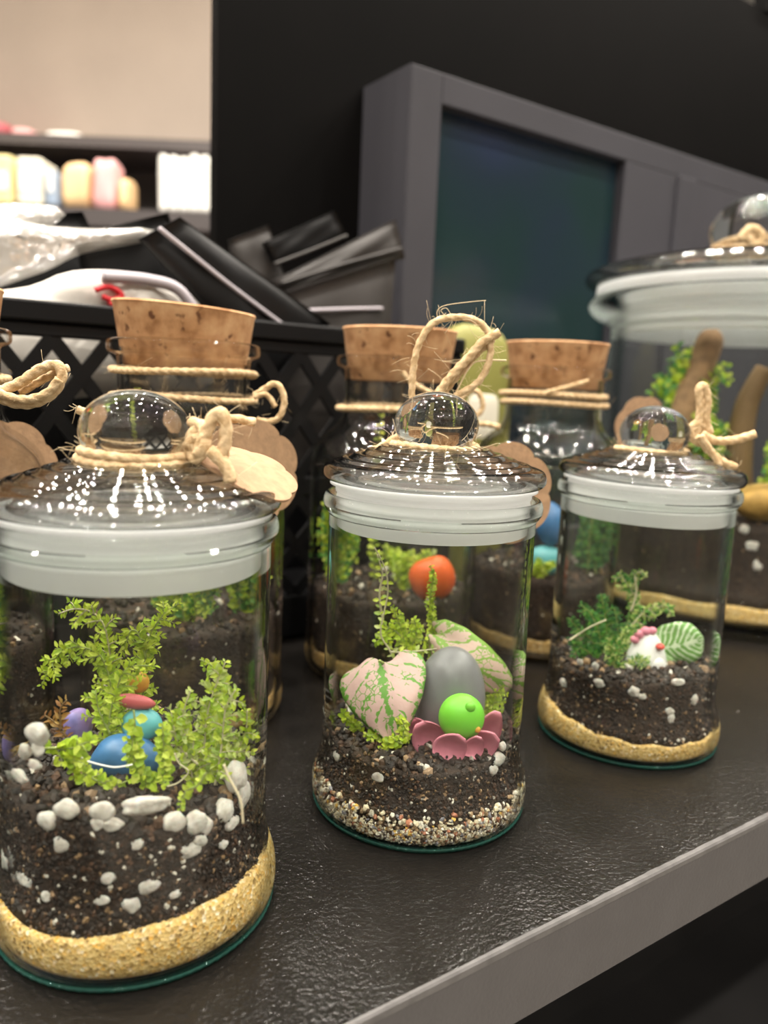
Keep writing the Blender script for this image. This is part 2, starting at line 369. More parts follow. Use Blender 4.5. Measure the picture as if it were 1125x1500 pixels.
def resample(P, step):
    s = np.concatenate([[0], np.cumsum(np.linalg.norm(np.diff(P, axis=0), axis=1))]); n = max(3, int(s[-1] / step) + 1)
    q = np.linspace(0, s[-1], n); return np.stack([np.interp(q, s, P[:, k]) for k in range(3)], 1)
def rope(pts, r=0.0013, sub=10, taper=False):
    P = resample(spl(pts, sub), 0.0006); rr = np.full(len(P), r)
    return tube(P, rr, 12, lobes=3, depth=0.26, pitch=0.0115)
def ring_pts(c, R, z, wob=0.0004, n=48, a0=0.0, turns=1.0, rise=0.0):
    ph = rng.uniform(0, 6.28, 3)
    return [(c[0] + (R + wob * math.sin(3 * a + ph[0])) * math.cos(a + a0), c[1] + (R + wob * math.sin(2 * a + ph[1])) * math.sin(a + a0), z + rise * a / 6.283 + wob * math.sin(2 * a + ph[2]))
            for a in np.linspace(0, 2 * math.pi * turns, int(n * turns))]
def fibres(P, n, length=0.008, r=0.00007):
    P = np.asarray(P); parts = []
    for _ in range(n):
        p = P[rng.integers(len(P))] + rng.normal(0, 0.0006, 3); d = rng.normal(0, 1, 3); d /= np.linalg.norm(d)
        e = rng.normal(0, 1, 3); e /= np.linalg.norm(e); l = length * rng.uniform(0.3, 1.1)
        parts.append(tube([p + d * l * s + e * l * 0.5 * s * s for s in np.linspace(0, 1, 6)], r, 3))
    return cat_mesh(parts)
def box(a, b, ax=None, org=None):
    """axis-aligned in (u, n, z) of the shelf when ax is None"""
    q = [(x, y, z) for z in (a[2], b[2]) for y in (a[1], b[1]) for x in (a[0], b[0])]
    V = [un(*p) for p in q]
    return np.array(V), [(0, 2, 3, 1), (4, 5, 7, 6), (0, 1, 5, 4), (2, 6, 7, 3), (0, 4, 6, 2), (1, 3, 7, 5)]
def bevel(o, w=0.001, seg=2):
    m = o.modifiers.new('bevel', 'BEVEL'); m.width = w; m.segments = seg; m.limit_method = 'ANGLE'
    return o
_PHI = (1 + 5 ** .5) / 2
ICO_V = np.array([(-1, _PHI, 0), (1, _PHI, 0), (-1, -_PHI, 0), (1, -_PHI, 0), (0, -1, _PHI), (0, 1, _PHI), (0, -1, -_PHI), (0, 1, -_PHI), (_PHI, 0, -1), (_PHI, 0, 1), (-_PHI, 0, -1), (-_PHI, 0, 1)]) / math.hypot(1, _PHI)
ICO_F = [(0, 11, 5), (0, 5, 1), (0, 1, 7), (0, 7, 10), (0, 10, 11), (1, 5, 9), (5, 11, 4), (11, 10, 2), (10, 7, 6), (7, 1, 8), (3, 9, 4), (3, 4, 2), (3, 2, 6), (3, 6, 8), (3, 8, 9), (4, 9, 5), (2, 4, 11), (6, 2, 10), (8, 6, 7), (9, 8, 1)]
def ico(sub):
    V = [tuple(v) for v in ICO_V]; F = list(ICO_F)
    for _ in range(sub):
        cache = {}; F2 = []
        def mid(a, b):
            k = (min(a, b), max(a, b))
            if k not in cache:
                m = (np.array(V[a]) + np.array(V[b])); V.append(tuple(m / np.linalg.norm(m))); cache[k] = len(V) - 1
            return cache[k]
        for a, b, c in F:
            x, y, z = mid(a, b), mid(b, c), mid(c, a); F2 += [(a, x, z), (b, y, x), (c, z, y), (x, y, z)]
        F = F2
    return np.array(V), F
ICO1, ICO2, ICO3 = ico(1), ico(2), ico(3)
def rot_rand():
    q = rng.normal(0, 1, 4); q /= np.linalg.norm(q); a, b, c, d = q
    return np.array([[1 - 2 * (c * c + d * d), 2 * (b * c - a * d), 2 * (b * d + a * c)], [2 * (b * c + a * d), 1 - 2 * (b * b + d * d), 2 * (c * d - a * b)], [2 * (b * d - a * c), 2 * (c * d + a * b), 1 - 2 * (b * b + c * c)]])
def chunks(pos, size, cols):
    V, F, C = [], [], []
    for i, (p, s) in enumerate(zip(pos, size)):
        v = ICO_V * rng.uniform(0.75, 1.25, (12, 1)) * (s * np.array([1, rng.uniform(0.5, 1), rng.uniform(0.45, 0.9)]))
        V.append(v @ rot_rand().T + p); F += [tuple(k + 12 * i for k in f) for f in ICO_F]; C.append(np.repeat([cols[i]], 12, 0))
    return np.concatenate(V), F, np.concatenate(C)
BOXY = (np.sign(ICO3[0]) * np.abs(ICO3[0]) ** 0.45, ICO3[1])
def lumpy(base, p, size, amp=0.2, freq=2.2, R=None):
    V, F = base; ph = rng.uniform(0, 6.28, (6, 1)); K = rng.normal(0, freq, (6, 3))
    d = sum(np.sin(V @ K[i] + ph[i]) for i in range(6)) / 6 * 1.6
    v = V * (1 + amp * d)[:, None] * np.asarray(size)
    if R is not None: v = v @ R.T
    return v + np.asarray(p), F
def pick(pal, n):
    w_ = np.array([p[0] for p in pal], dtype=float); idx = rng.choice(len(pal), n, p=w_ / w_.sum())
    c = np.array([p[1] for p in pal])[idx]; return np.clip(c * rng.uniform(0.7, 1.25, (n, 1)), 0, 1)
SOIL_PAL = [(60, (0.018, 0.011, 0.007)), (24, (0.040, 0.023, 0.014)), (12, (0.085, 0.042, 0.022)), (5, (0.24, 0.15, 0.075)), (3.0, (0.62, 0.58, 0.5)), (2.5, (0.34, 0.22, 0.13))]
GRAVEL_PAL = [(26, (0.62, 0.54, 0.38)), (18, (0.74, 0.69, 0.58)), (14, (0.30, 0.20, 0.11)), (20, (0.06, 0.035, 0.02)), (6, (0.24, 0.23, 0.25)), (3, (0.68, 0.42, 0.09)), (6, (0.40, 0.16, 0.09))]
SAND_PAL = [(40, (0.70, 0.50, 0.22)), (20, (0.80, 0.62, 0.34)), (10, (0.75, 0.42, 0.08)), (6, (0.30, 0.2, 0.08)), (8, (0.88, 0.80, 0.62))]

# ------------------------------------------------------------------ room and furniture shell
def struct(name, vf, mat, **kw):
    o = mk(name, vf[0], vf[1], mat, smooth=False, kind='structure', **kw); return o
struct('floor', box((-4, -3.2, -0.92), (4.5, 4.2, -0.9)), 'floor_vinyl')
struct('ceiling', box((-4, -3.2, CEIL), (4.5, 4.2, CEIL + 0.05)), 'ceiling_paint')
struct('wall_front', box((-4, -3.25, -0.92), (4.5, -3.2, CEIL)), 'pale_wall')
WN = 0.430
wu0 = (on_n(318, 150, WN)[:2] - E0) @ U
struct('wall_back', box((wu0, WN, -0.9), (4.0, WN + 0.012, 0.60)), 'black_wall')
struct('trim_1', box((0.8, WN - 0.002, 0.60), (4.0, WN + 0.014, 0.80)), 'black_wall')
sh = thing('display_shelf', un(0.3, 0.2, -0.0265), 'black textured laminate shelf board with a worn grey front edge band', 'shelf')
o = mk('board', *box((-1.2, 0.0012, -0.0265), (2.0, WN, 0.0)), 'laminate', sh, smooth=False)
o = mk('edge_band', *box((-1.2, -0.0002, -0.0265), (2.0, 0.0012, -0.0016)), 'edge_band', sh, smooth=False)
n = 700; us = np.linspace(-0.3, 0.5, n); rr_ = np.cumsum(rng.normal(0, 0.00006, n)); rr_ -= np.linspace(rr_[0], rr_[-1], n); rr_ = np.clip(rr_, -0.0005, 0.0005)
V = []; F = []
for i, u in enumerate(us):
    V += [un(u, -0.0003, -0.0021 + rr_[i] * 0.6), un(u, -0.0003, -0.0004), un(u, 0.0002, 0.0002), un(u, 0.0016 + rr_[i], 0.0002)]
    if i: F += [(4 * i - 4 + k, 4 * i + k, 4 * i + k + 1, 4 * i - 3 + k) for k in range(3)]
mk('edge_lip', V, F, 'edge_lip', sh, smooth=False)
ls = thing('lower_shelf', un(0.4, 0.1, -0.36), 'black lower shelf board below the grey-edged shelf', 'shelf')
mk('board', *box((-1.2, -0.16, -0.36), (2.0, WN, -0.335)), 'dark_board', ls, smooth=False)
mk('support_panel', *box((-1.2, 0.22, -0.9), (2.0, 0.24, -0.0265)), 'dark_board', ls, smooth=False)

# framed dim display on the back wall
BN = 0.365
def bu(x, y): return (on_n(x, y, BN)[:2] - E0) @ U
b0 = bu(605, 92); ztop = on_n(605, 92, BN)[2]
dc = thing('poster_frame', un(b0 + 0.4, BN, 0), 'grey box frame around a dim blue and teal print against the black wall', 'display frame')
p0, p1, q0, q1 = bu(640, 300), bu(912, 300), bu(985, 330), bu(1010, 330)
zt = on_n(640, 150, BN)[2]
END = b0 + 1.35
mk('backing', *box((b0 + 0.004, BN + 0.014, 0.0004), (END, WN, ztop - 0.002)), 'grey_frame', dc, smooth=False)
mk('side_panel', *box((b0 - 0.001, BN + 0.001, 0.0004), (b0 + 0.004, WN, ztop)), 'grey_frame', dc, smooth=False)
for nm, a, b in (('stile', (b0, 0.0004), (p0, ztop)), ('stile', (p1, 0.0004), (q0, zt)), ('stile', (q0, 0.0004), (q1, zt)), ('stile', (q1, 0.0004), (END, zt)), ('top_rail', (p0, zt), (END, ztop)), ('bottom_rail', (p0, 0.0004), (p1, 0.03))):
    d = 0.004 if a[0] == q0 else 0.0
    o = mk(nm, *box((a[0], BN - d, a[1]), (b[0], BN + 0.014, b[1])), 'grey_frame', dc, smooth=False); bevel(o, 0.001)
mk('print', *box((p0, BN + 0.0105, 0.03), (p1, BN + 0.0138, zt)), 'poster', dc, smooth=False)

# far part of the shop, seen past the black wall's end
fw_ = 2.75
FARV = lambda x0, x1, z0, z1, y0, y1: (np.array([(x, y, z) for z in (z0, z1) for y in (y0, y1) for x in (x0, x1)]), [(0, 2, 3, 1), (4, 5, 7, 6), (0, 1, 5, 4), (2, 6, 7, 3), (0, 4, 6, 2), (1, 3, 7, 5)])
struct('wall_far', FARV(-3.6, 0.9, -0.9, CEIL, fw_, fw_ + 0.08), 'beige_wall')
FY = 2.3
zs = at(150, 306, FY)[2]
ZR = at(150, 214, fw_ - 0.2)[2]
fs = thing('wall_rack', (-1.6, fw_ - 0.2, -0.9), 'dark rack shelving with colourful packs against the beige far wall', 'shelving')
mk('shelf_board', *FARV(-2.6, -0.35, zs - 0.05, zs - 0.002, FY - 0.02, fw_), 'pack_dark', fs, smooth=False)
mk('shelf_board', *FARV(-2.6, -0.35, zs - 0.55, zs - 0.52, FY - 0.02, fw_), 'pack_dark', fs, smooth=False)
mk('back_panel', *FARV(-2.6, -0.35, -0.9, ZR, fw_ - 0.03, fw_), 'pack_dark', fs, smooth=False)
for x in (-2.6, -0.4): mk('upright', *FARV(x, x + 0.04, -0.9, zs + 0.2, fw_ - 0.08, fw_ - 0.03), 'pack_dark', fs, smooth=False)
def pack(name, x0, x1, y0, y1, mat, label, depth=0.12, group=None, dy=0.0, cat='box'):
    a = at(x0, y0, FY + dy); b = at(x1, y1, FY + dy); zb = zs if y1 > 290 else b[2]
    zb = zs
    vf = FARV(a[0], b[0], zb, a[2], FY + dy, FY + dy + depth)
    t_ = thing(name, ((a[0] + b[0]) / 2, FY + dy + depth / 2, zb), label, cat, group)
    o = mk('carton', *vf, mat, t_, smooth=False); bevel(o, 0.012, 3)
    return t_, a, b, zb
for x0, x1, y0, mt, lb in ((-70, 18, 222, 'pack_yellow', 'cream and yellow carton on the far rack'), (22, 62, 228, 'pack_cream', 'cream carton with a pale front on the far rack'), (64, 84, 248, 'pack_blue', 'small grey blue pack between cartons on the far rack')):
    tt, a, b, zb = pack('carton_pack', x0, x1, y0, 300, mt, lb)
    mk('label_band', *FARV(a[0] + .01, b[0] - .01, zb + .04, zb + .09, FY - .002, FY), 'pack_white', tt, smooth=False)
for x0, x1, y0, mt, lb in ((86, 128, 232, 'pack_orange', 'orange pack beside a rosy pack on the far rack'), (130, 167, 226, 'pack_pink', 'pink rounded pack on the far rack'), (170, 186, 256, 'pack_orange', 'small peach pack in front of the pink pack')):
    c = at((x0 + x1) / 2, (y0 + 300) / 2, FY); hw = abs(at(x1, y0, FY)[0] - at(x0, y0, FY)[0]) / 2; hh = (at(x0, y0, FY)[2] - zs) / 2
    tag(mk('snack_bag', *lumpy(BOXY, (c[0], FY + 0.06, zs + hh), (hw * 1.0, 0.05, hh * 1.0), 0.06), mt), lb, 'bag')
for i in range(6):
    x0 = 231 + i * 15
    pack('white_binder', x0, x0 + 14, 224 + (i % 3) * 2, 303, 'pack_white', 'upright white slim box in the row at the rack end', 0.2, 'white slim boxes in a row')
for x0, x1, mt, lb, y0 in ((-40, 24, 'pack_rose', 'dark rose pack on top of the far rack', 184), (26, 60, 'pack_pink', 'rosy pack on top of the far rack', 194), (76, 128, 'pack_white', 'pale pack on top of the far rack', 200)):
    zr = ZR; c = at((x0 + x1) / 2, y0, fw_ - 0.1); hw = abs(at(x1, y0, fw_ - .1)[0] - at(x0, y0, fw_ - .1)[0]) / 2; hh = max((c[2] - zr) / 2, 0.02)
    tag(mk('top_pack', *lumpy(BOXY, (c[0], fw_ - 0.1, zr + hh), (hw, 0.07, hh), 0.06), mt), lb, 'pack')
mk('rack_top', *FARV(-2.6, -0.35, ZR - 0.03, ZR, fw_ - 0.3, fw_), 'pack_dark', fs, smooth=False)

# ceiling spotlights (the lamps of the shop)
def disc_light(loc, r, power, col, to=None):
    ld = bpy.data.lights.new('spot_bulb', 'AREA'); ld.shape = 'DISK'; ld.size = 2 * r; ld.energy = power; ld.color = col; ld.spread = math.radians(150)
    o = bpy.data.objects.new('spot_bulb', ld); COL.objects.link(o); o.location = tuple(loc)
    if to is not None: o.rotation_euler = (Vector(to) - Vector(loc)).to_track_quat('-Z', 'Y').to_euler()
    return o
LP = [(u + (0.2 if i % 2 else 0), n_) for i, n_ in enumerate((-1.6, -0.95, -0.35, 0.30, 0.80, 1.30, 1.9)) for u in np.arange(-1.7, 2.3, 0.42 if 0 < n_ < 1.0 else 0.62)]
hv, hf = lathe([(0.0, 0.06), (0.045, 0.06), (0.045, 0.0), (0.039, 0.0), (0.039, 0.05), (0.0, 0.05)], (0, 0), 0, 24)
hm = None
for (u, n_) in LP:
    p = un(u, n_, CEIL - 0.06)
    if hm is None:
        ho = mk('ceiling_spotlight', hv + p, hf, 'lamp_metal', origin=p); hm = ho
    else:
        ho = hm.copy(); COL.objects.link(ho); ho.location = tuple(p)
    tag(ho, 'black ceiling spotlight can above the shop floor', 'spotlight', 'ceiling spotlights of the shop')
    disc_light(p + np.array([0, 0, 0.003]), 0.028, LAMP_W, (1.0, 0.925, 0.825))
for x in (-1.9, -1.35, -0.8):
    lo = disc_light((x, fw_ - 0.75, CEIL - 0.05), 0.10, 3.0, (1.0, 0.88, 0.74), (x, fw_, 0.7))

# ------------------------------------------------------------------ glass jars
def jar_profile():
    return prof2([(0, .0012), (.030, .0012), (.0365, .0010), (.0388, .0012), (.0402, .0035), (.0407, .007), (.0404, .0115), (.0391, .016), (.0379, .0198), (.0374, .025)], 4) + \
        prof2([(.0374, .026), (.0374, .1065), (.0376, .1095), (.0391, .1118), (.0396, .1140), (.0391, .1162), (.0380, .1172), (.0372, .1166), (.0367, .113), (.0366, .106)], 4)[0:] + \
        prof2([(.0366, .025), (.0371, .0200), (.0383, .0162), (.0396, .0118), (.0400, .0075), (.0396, .0042), (.0380, .0022), (.030, .0019), (.0, .0019)], 4)
def lidded_jar(c, label, lift=0.0, tint='jar_glass', s=1.0, lid_label='', lean=0.0):
    j = thing('terrarium_jar', (c[0], c[1], 0), label, 'jar')
    v, f = lathe([(r * s, z * s) for r, z in jar_profile()], c, 0, 96); mk('jar_body', v, f, tint, j)
    # knurled foot ring under the glass base
    seg = 180; V = []; F = []
    prof = [(.0372, 0.0002), (.0389, 0.0), (.0396, .0006), (.0401, .0015), (.0400, .0019), (.0372, .0010)]
    for q, (r, z) in enumerate(prof):
        for k in range(seg):
            a = 2 * math.pi * k / seg; rr = r * s + (0.00022 * s * (k % 2) if 1 <= q <= 3 else 0)
            V.append((c[0] + rr * math.cos(a), c[1] + rr * math.sin(a), z * s))
    for q in range(len(prof)):
        q2 = (q + 1) % len(prof)
        F += [(q * seg + k, q * seg + (k + 1) % seg, q2 * seg + (k + 1) % seg, q2 * seg + k) for k in range(seg)]
    mk('foot_ring', V, F, 'foot_glass', j)
    z0 = lift
    ld = thing('jar_lid', (c[0], c[1], (.1025) * s + z0), lid_label, 'lid')
    rip = [(.0138, .1322), (.0158, .1312), (.0168, .1316), (.0182, .1304), (.0204, .1307), (.0222, .1293), (.0248, .1293), (.0268, .1279), (.0300, .1276), (.0322, .1262), (.0362, .1255), (.0388, .1245), (.0399, .1228), (.0400, .1208), (.0390, .1193), (.0372, .1188)]
    base_ = ([.0138, .0200, .0268, .0330, .0372], [.1326, .1309, .1285, .1264, .1253])
    rip = [(r, np.interp(r, *base_) + .00042 * math.sin(2 * math.pi * (r - .0138) / .0046) * min(1, (.0380 - r) / .004)) for r in np.arange(.0138, .0368, .0005)] + [(.0375, .1251), (.0390, .1244), (.0399, .1228), (.0400, .1208), (.0390, .1193), (.0372, .1188)]
    pr = prof2(rip, 2) + [(.0345, .1188), (.033, .1195)] + prof2([(.031, .1212), (.022, .1240), (.012, .1262), (0, .1268)], 4)
    v, f = lathe([(r * s, z * s) for r, z in pr], c, z0, 96); mk('lid_dome', v, f, 'lid_glass', ld)
    kb = [(0, .1512)] + [(.0151 * math.sin(a), .1395 + .0117 * math.cos(a)) for a in np.linspace(0.12, 2.45, 26)] + [(.0112, .1302), (.0130, .1292), (.0100, .1285), (0, .1282)]
    v, f = lathe([(r * s, z * s) for r, z in kb][::-1], c, z0, 72); mk('knob', v, f, 'knob_glass', ld)
    ga = [(.0372, .1186), (.0374, .1174), (.0352, .1166)]
    for zz in (.1158, .1118, .1086):
        ga += [(.0352, zz), (.0354, zz - .0006), (.0352, zz - .0012), (.0347, zz - .0017)]
    ga += [(.0346, .1024), (.0340, .1020), (.0325, .1022), (.0322, .1060), (.0322, .1182)]
    if True:
        v, f = lathe([(r * s, z * s) for r, z in ga], c, z0, 96, closed=True); mk('gasket', v, f, 'silicone', ld)
    if lean:
        ld['obj'].rotation_euler = (0, lean, 0)
    return j, ld
lidded_jar(JA, 'clear glass storage jar with deep yellow sand, dark soil and white perlite', 0.0, lid_label='domed glass lid tied with twine over the jar with blue stones')
lidded_jar(JB, 'clear glass storage jar holding a pink fittonia leaf and a grey stone', 0.0028, lid_label='domed glass lid sitting slightly raised, topped by a tall twine loop')
lidded_jar(JC, 'clear glass storage jar on yellow sand holding a small white bird figurine', 0.0005, lid_label='domed glass lid over the jar with the white bird figurine', lean=0.02)
lidded_jar(JD, 'large wide glass jar with driftwood, the biggest jar on the shelf', 0.0, s=1.0, lid_label='wide glass lid with white seal on the biggest jar') if False else None

# ------------------------------------------------------------------ fillings
def inner_R(z):
    return float(np.interp(z, [.0019, .0024, .0042, .0075, .0118, .0162, .0200, .025, .2], [.0350, .0378, .0394, .0398, .0394, .0381, .0369, .0364, .0364]))
def filling(name, c, z0f, z1f, mat, label, cat, Rf, rings=9, seg=120, rough=0.0005, kind='stuff', topn=10, inset=0.0):
    """solid layer; z0f/z1f(theta, r) give lower and upper face"""
    V, F = [], []
    th = [2 * math.pi * k / seg for k in range(seg)]
    for i in range(rings):
        s = i / (rings - 1)
        for a in th:
            lo, hi = z0f(a), z1f(a); z = lo + (hi - lo) * s; R = Rf(z) - inset - 0.0001
            V.append((c[0] + R * math.cos(a), c[1] + R * math.sin(a), z))
    base = (rings - 1) * seg
    for i in range(rings - 1):
        F += [(i * seg + k, i * seg + (k + 1) % seg, (i + 1) * seg + (k + 1) % seg, (i + 1) * seg + k) for k in range(seg)]
    prev = base
    for q in range(1, topn):
        s = 1 - q / topn; st = len(V)
        for a in th:
            hi = z1f(a); R = (Rf(hi) - inset) * s
            V.append((c[0] + R * math.cos(a), c[1] + R * math.sin(a), hi * s + z1f(None) * (1 - s) + rng.normal(0, rough)))
        F += [(prev + k, prev + (k + 1) % seg, st + (k + 1) % seg, st + k) for k in range(seg)]; prev = st
    V.append((c[0], c[1], z1f(None))); F += [(prev + k, prev + (k + 1) % seg, len(V) - 1) for k in range(seg)]
    F.append(tuple(range(seg - 1, -1, -1)))
    o = mk(name, V, F, mat, origin=(c[0], c[1], z0f(0)), kind=None)
    if label: tag(o, label, cat, kind=kind)
    return o
def wavy(z, amp, seed, tilt=(0, 0)):
    r_ = np.random.default_rng(seed); ph = r_.uniform(0, 6.28, 6); am = r_.uniform(0.3, 1, 6)
    def f(a):
        if a is None: return z
        return z + amp * sum(am[k] * math.sin((k + 1 + (k > 3) * 9) * a + ph[k]) / (1 + 0.5 * k) for k in range(6)) + tilt[0] * math.cos(a) + tilt[1] * math.sin(a)
    return f
def soil_layer(c, lo, hi, n_wall, n_top, label, Rf, pal=SOIL_PAL, size=(0.0005, 0.0015), body='soil_body', crumb_name='crumbs', mat='soil', front=0.72):
    th = thing('potting_soil', (c[0], c[1], lo(0)), label, 'soil'); th['obj']['kind'] = 'stuff'
    o = filling('soil_body', c, lambda a: lo(a) + 0.0001, hi, body, None, None, Rf, inset=0.0012)
    o.parent = th['obj']; o.location = (0, 0, o.location[2] - th['org'][2]); o['kind'] = 'stuff'
    P, S = [], []
    for _ in range(n_wall):
        a = rng.uniform(0, 2 * math.pi)
        if rng.random() < front: a = math.atan2(-c[1], -c[0]) + rng.uniform(-1.75, 1.75)
        s = rng.uniform(*size) * (1.5 if rng.random() < 0.07 else 1); z = rng.uniform(lo(a), hi(a)); R = Rf(z) - s * 1.0 - 0.0002 - abs(rng.normal(0, 0.00025))
        P.append((c[0] + R * math.cos(a), c[1] + R * math.sin(a), z)); S.append(s * 0.8)
    for _ in range(n_top):
        a = rng.uniform(0, 2 * math.pi); q = math.sqrt(rng.uniform(0, 0.94)); R = (Rf(0.05) - 0.002) * q
        P.append((c[0] + R * math.cos(a), c[1] + R * math.sin(a), hi(a) * q + hi(None) * (1 - q) + rng.uniform(-0.0004, 0.0012))); S.append(rng.uniform(size[0], size[1] * 1.2))
    v, f, cc = chunks(P, S, pick(pal, len(P)))
    o = mk(crumb_name, v, f, mat, th, col=cc, smooth=False, kind='stuff')
    return th
def scene_soil(c, zsand, zsoil, seed, label_sand, label_soil, nw, nt_, Rf=inner_R, tilt=(0, 0), tilt2=(0, 0), sand=True, z_floor=0.0021, size=(0.0005, 0.0015), amp=0.0011):
    lo = wavy(zsand, amp, seed, tilt); hi = wavy(zsoil, amp * 1.3, seed + 1, tilt2)
    if sand: filling('sand_layer', c, lambda a: z_floor, lo, 'sand', label_sand, 'sand', Rf)
    soil_layer(c, lo, hi, nw, nt_, label_soil, Rf, size=size)
    return hi
hiA = scene_soil(JA, 0.0150, 0.0430, 11, 'coarse yellow sand at the bottom of the jar with deep soil', 'dark potting soil full of white perlite in the jar with blue stones', 4600, 1500, size=(0.0006, 0.0021), tilt=(0.0015, 0), tilt2=(-0.003, 0.001))
loB = wavy(0.0090, 0.0008, 21); hiB = wavy(0.0290, 0.0012, 22, (0, 0.003))
soil_layer(JB, loB, hiB, 3400, 1500, 'dark crumbly soil in the jar with the pink leaf', inner_R, size=(0.0006, 0.0019))
# coarse gravel under jar B's soil
gv = thing('gravel_layer', (JB[0], JB[1], 0.0021), 'mixed cream, brown and grey gravel at the bottom of a jar', 'gravel'); gv['obj']['kind'] = 'stuff'
o = filling('gravel_body', JB, lambda a: 0.0021, lambda a: (0.0088 if a is None else loB(a)), 'soil_pale', None, None, inner_R, inset=0.0012); o.parent = gv['obj']; o.location = (0, 0, 0); o['kind'] = 'stuff'
P, S = [], []
for _ in range(2600):
    a = math.atan2(-JB[1], -JB[0]) + rng.uniform(-1.9, 1.9); z = rng.uniform(0.0027, loB(a) + 0.004 * (rng.random() < .3)); s = rng.uniform(0.0006, 0.0014); R = inner_R(z) - s * 0.6
    P.append((JB[0] + R * math.cos(a), JB[1] + R * math.sin(a), z)); S.append(s)
v, f, cc = chunks(P, S, pick(GRAVEL_PAL, len(P))); mk('pebbles', v, f, 'gravel', gv, col=cc, smooth=False, kind='stuff')
hiC = scene_soil(JC, 0.0140, 0.0365, 31, 'pale yellow sand at the bottom of the jar with the white bird', 'dark potting soil flecked with perlite under the white bird', 2600, 1300, size=(0.0007, 0.0022), tilt=(-0.001, 0.003))

# white perlite lumps (photo position, width px, height px)
def perlite(lst, c, R, group, label, depth):
    for (x, y, wpx, hpx) in lst:
        p = on_wall(x, y, c, R); dist = np.linalg.norm(p - CO); k = dist / F_PX / 2
        d = np.array([p[0] - c[0], p[1] - c[1]]); a = math.atan2(d[1], d[0])
        Rm = np.array([[-math.sin(a), math.cos(a), 0], [math.cos(a), math.sin(a), 0], [0, 0, 1.0]]).T
        hw = wpx * k * 1.05; th_ = min(hw, hpx * k) * 0.75
        q = np.array([c[0] + (R - th_ * 0.85) * math.cos(a), c[1] + (R - th_ * 0.85) * math.sin(a), p[2]])
        v, f = lumpy(ICO2, q, (hw, th_, hpx * k * 1.05), 0.24, 2.6, Rm)
        dd = np.hypot(v[:, 0] - c[0], v[:, 1] - c[1]); lim = np.minimum(1, (R + 0.0001) / np.maximum(dd, 1e-9))
        v[:, 0] = c[0] + (v[:, 0] - c[0]) * lim; v[:, 1] = c[1] + (v[:, 1] - c[1]) * lim
        tag(mk('perlite_lump', v, f, 'perlite'), label, 'perlite', group)
perlite([(44, 1080, 34, 32), (30, 1103, 22, 20), (50, 1100, 18, 18), (22, 1138, 40, 16), (48, 1122, 24, 12), (92, 1190, 34, 24), (64, 1207, 26, 26), (148, 1192, 30, 22), (140, 1210, 16, 16), (164, 1211, 24, 18), (212, 1184, 60, 24), (258, 1208, 28, 28), (292, 1208, 28, 32), (306, 1214, 20, 24), (296, 1232, 22, 20), (283, 1247, 30, 20), (336, 1190, 28, 32), (345, 1206, 26, 26), (358, 1140, 34, 42), (362, 1165, 26, 36), (84, 1240, 24, 20), (10, 1258, 30, 28), (30, 1291, 32, 14), (330, 1238, 16, 12), (201, 1240, 14, 14), (192, 1330, 22, 22), (218, 1303, 28, 22), (258, 1312, 16, 10), (281, 1323, 16, 14), (333, 1305, 14, 26), (364, 1278, 14, 20), (65, 1315, 14, 14), (150, 1322, 16, 12), (156, 1290, 18, 16), (10, 1330, 18, 16)], JA, 0.0362, 'perlite lumps in the jar with yellow sand', 'white perlite lump in the dark soil of the jar with blue stones', 0)
perlite([(735, 1115, 26, 20), (726, 1130, 18, 16), (740, 1095, 16, 14), (552, 1140, 18, 12), (490, 1108, 16, 14), (594, 1190, 28, 18), (644, 1190, 18, 12), (550, 1184, 14, 12), (720, 1186, 22, 18), (570, 1225, 16, 22), (600, 1222, 18, 12)], JB, 0.0362, 'perlite lumps in the jar with the grey stone', 'cream perlite lump against the glass of the jar with the grey stone', 0)
perlite([(996, 1000, 22, 10), (930, 1014, 16, 16), (876, 1001, 16, 12), (822, 1000, 16, 12), (870, 976, 10, 12), (848, 970, 10, 8), (942, 1022, 10, 8), (984, 1054, 9, 14), (1001, 1067, 12, 12), (960, 1068, 14, 10), (983, 1044, 12, 10), (811, 1026, 10, 8), (1020, 1026, 14, 14)], JC, 0.0362, 'perlite lumps in the jar with the bird', 'small white perlite lump in the soil around the white bird', 0)

# ------------------------------------------------------------------ plants
LIME = [(0.55, 0.68, 0.05), (0.46, 0.62, 0.045), (0.66, 0.76, 0.12), (0.34, 0.50, 0.04)]
PALE = [(0.50, 0.60, 0.16), (0.38, 0.52, 0.12), (0.60, 0.66, 0.26)]
GREEN = [(0.10, 0.30, 0.04), (0.16, 0.38, 0.06), (0.07, 0.22, 0.04)]
DEEP = [(0.04, 0.17, 0.05), (0.06, 0.22, 0.06), (0.10, 0.28, 0.07)]
def leaf_quad(p, d, nrm, l, wd, col, V, F, C):
    d = d / (np.linalg.norm(d) + 1e-9); sd = np.cross(d, nrm); sd /= np.linalg.norm(sd) + 1e-9; up = np.cross(sd, d); i = len(V)
    V += [p, p + d * l * .4 + sd * wd + up * wd * .3, p + d * l * .8 + sd * wd * .6 - up * l * .03, p + d * l - up * l * .12, p + d * l * .8 - sd * wd * .6 - up * l * .03, p + d * l * .4 - sd * wd + up * wd * .3, p + d * l * .5]
    F += [(i, i + 1, i + 6), (i + 1, i + 2, i + 6), (i + 2, i + 3, i + 6), (i + 3, i + 4, i + 6), (i + 4, i + 5, i + 6), (i + 5, i, i + 6)]
    C += [col] * 7
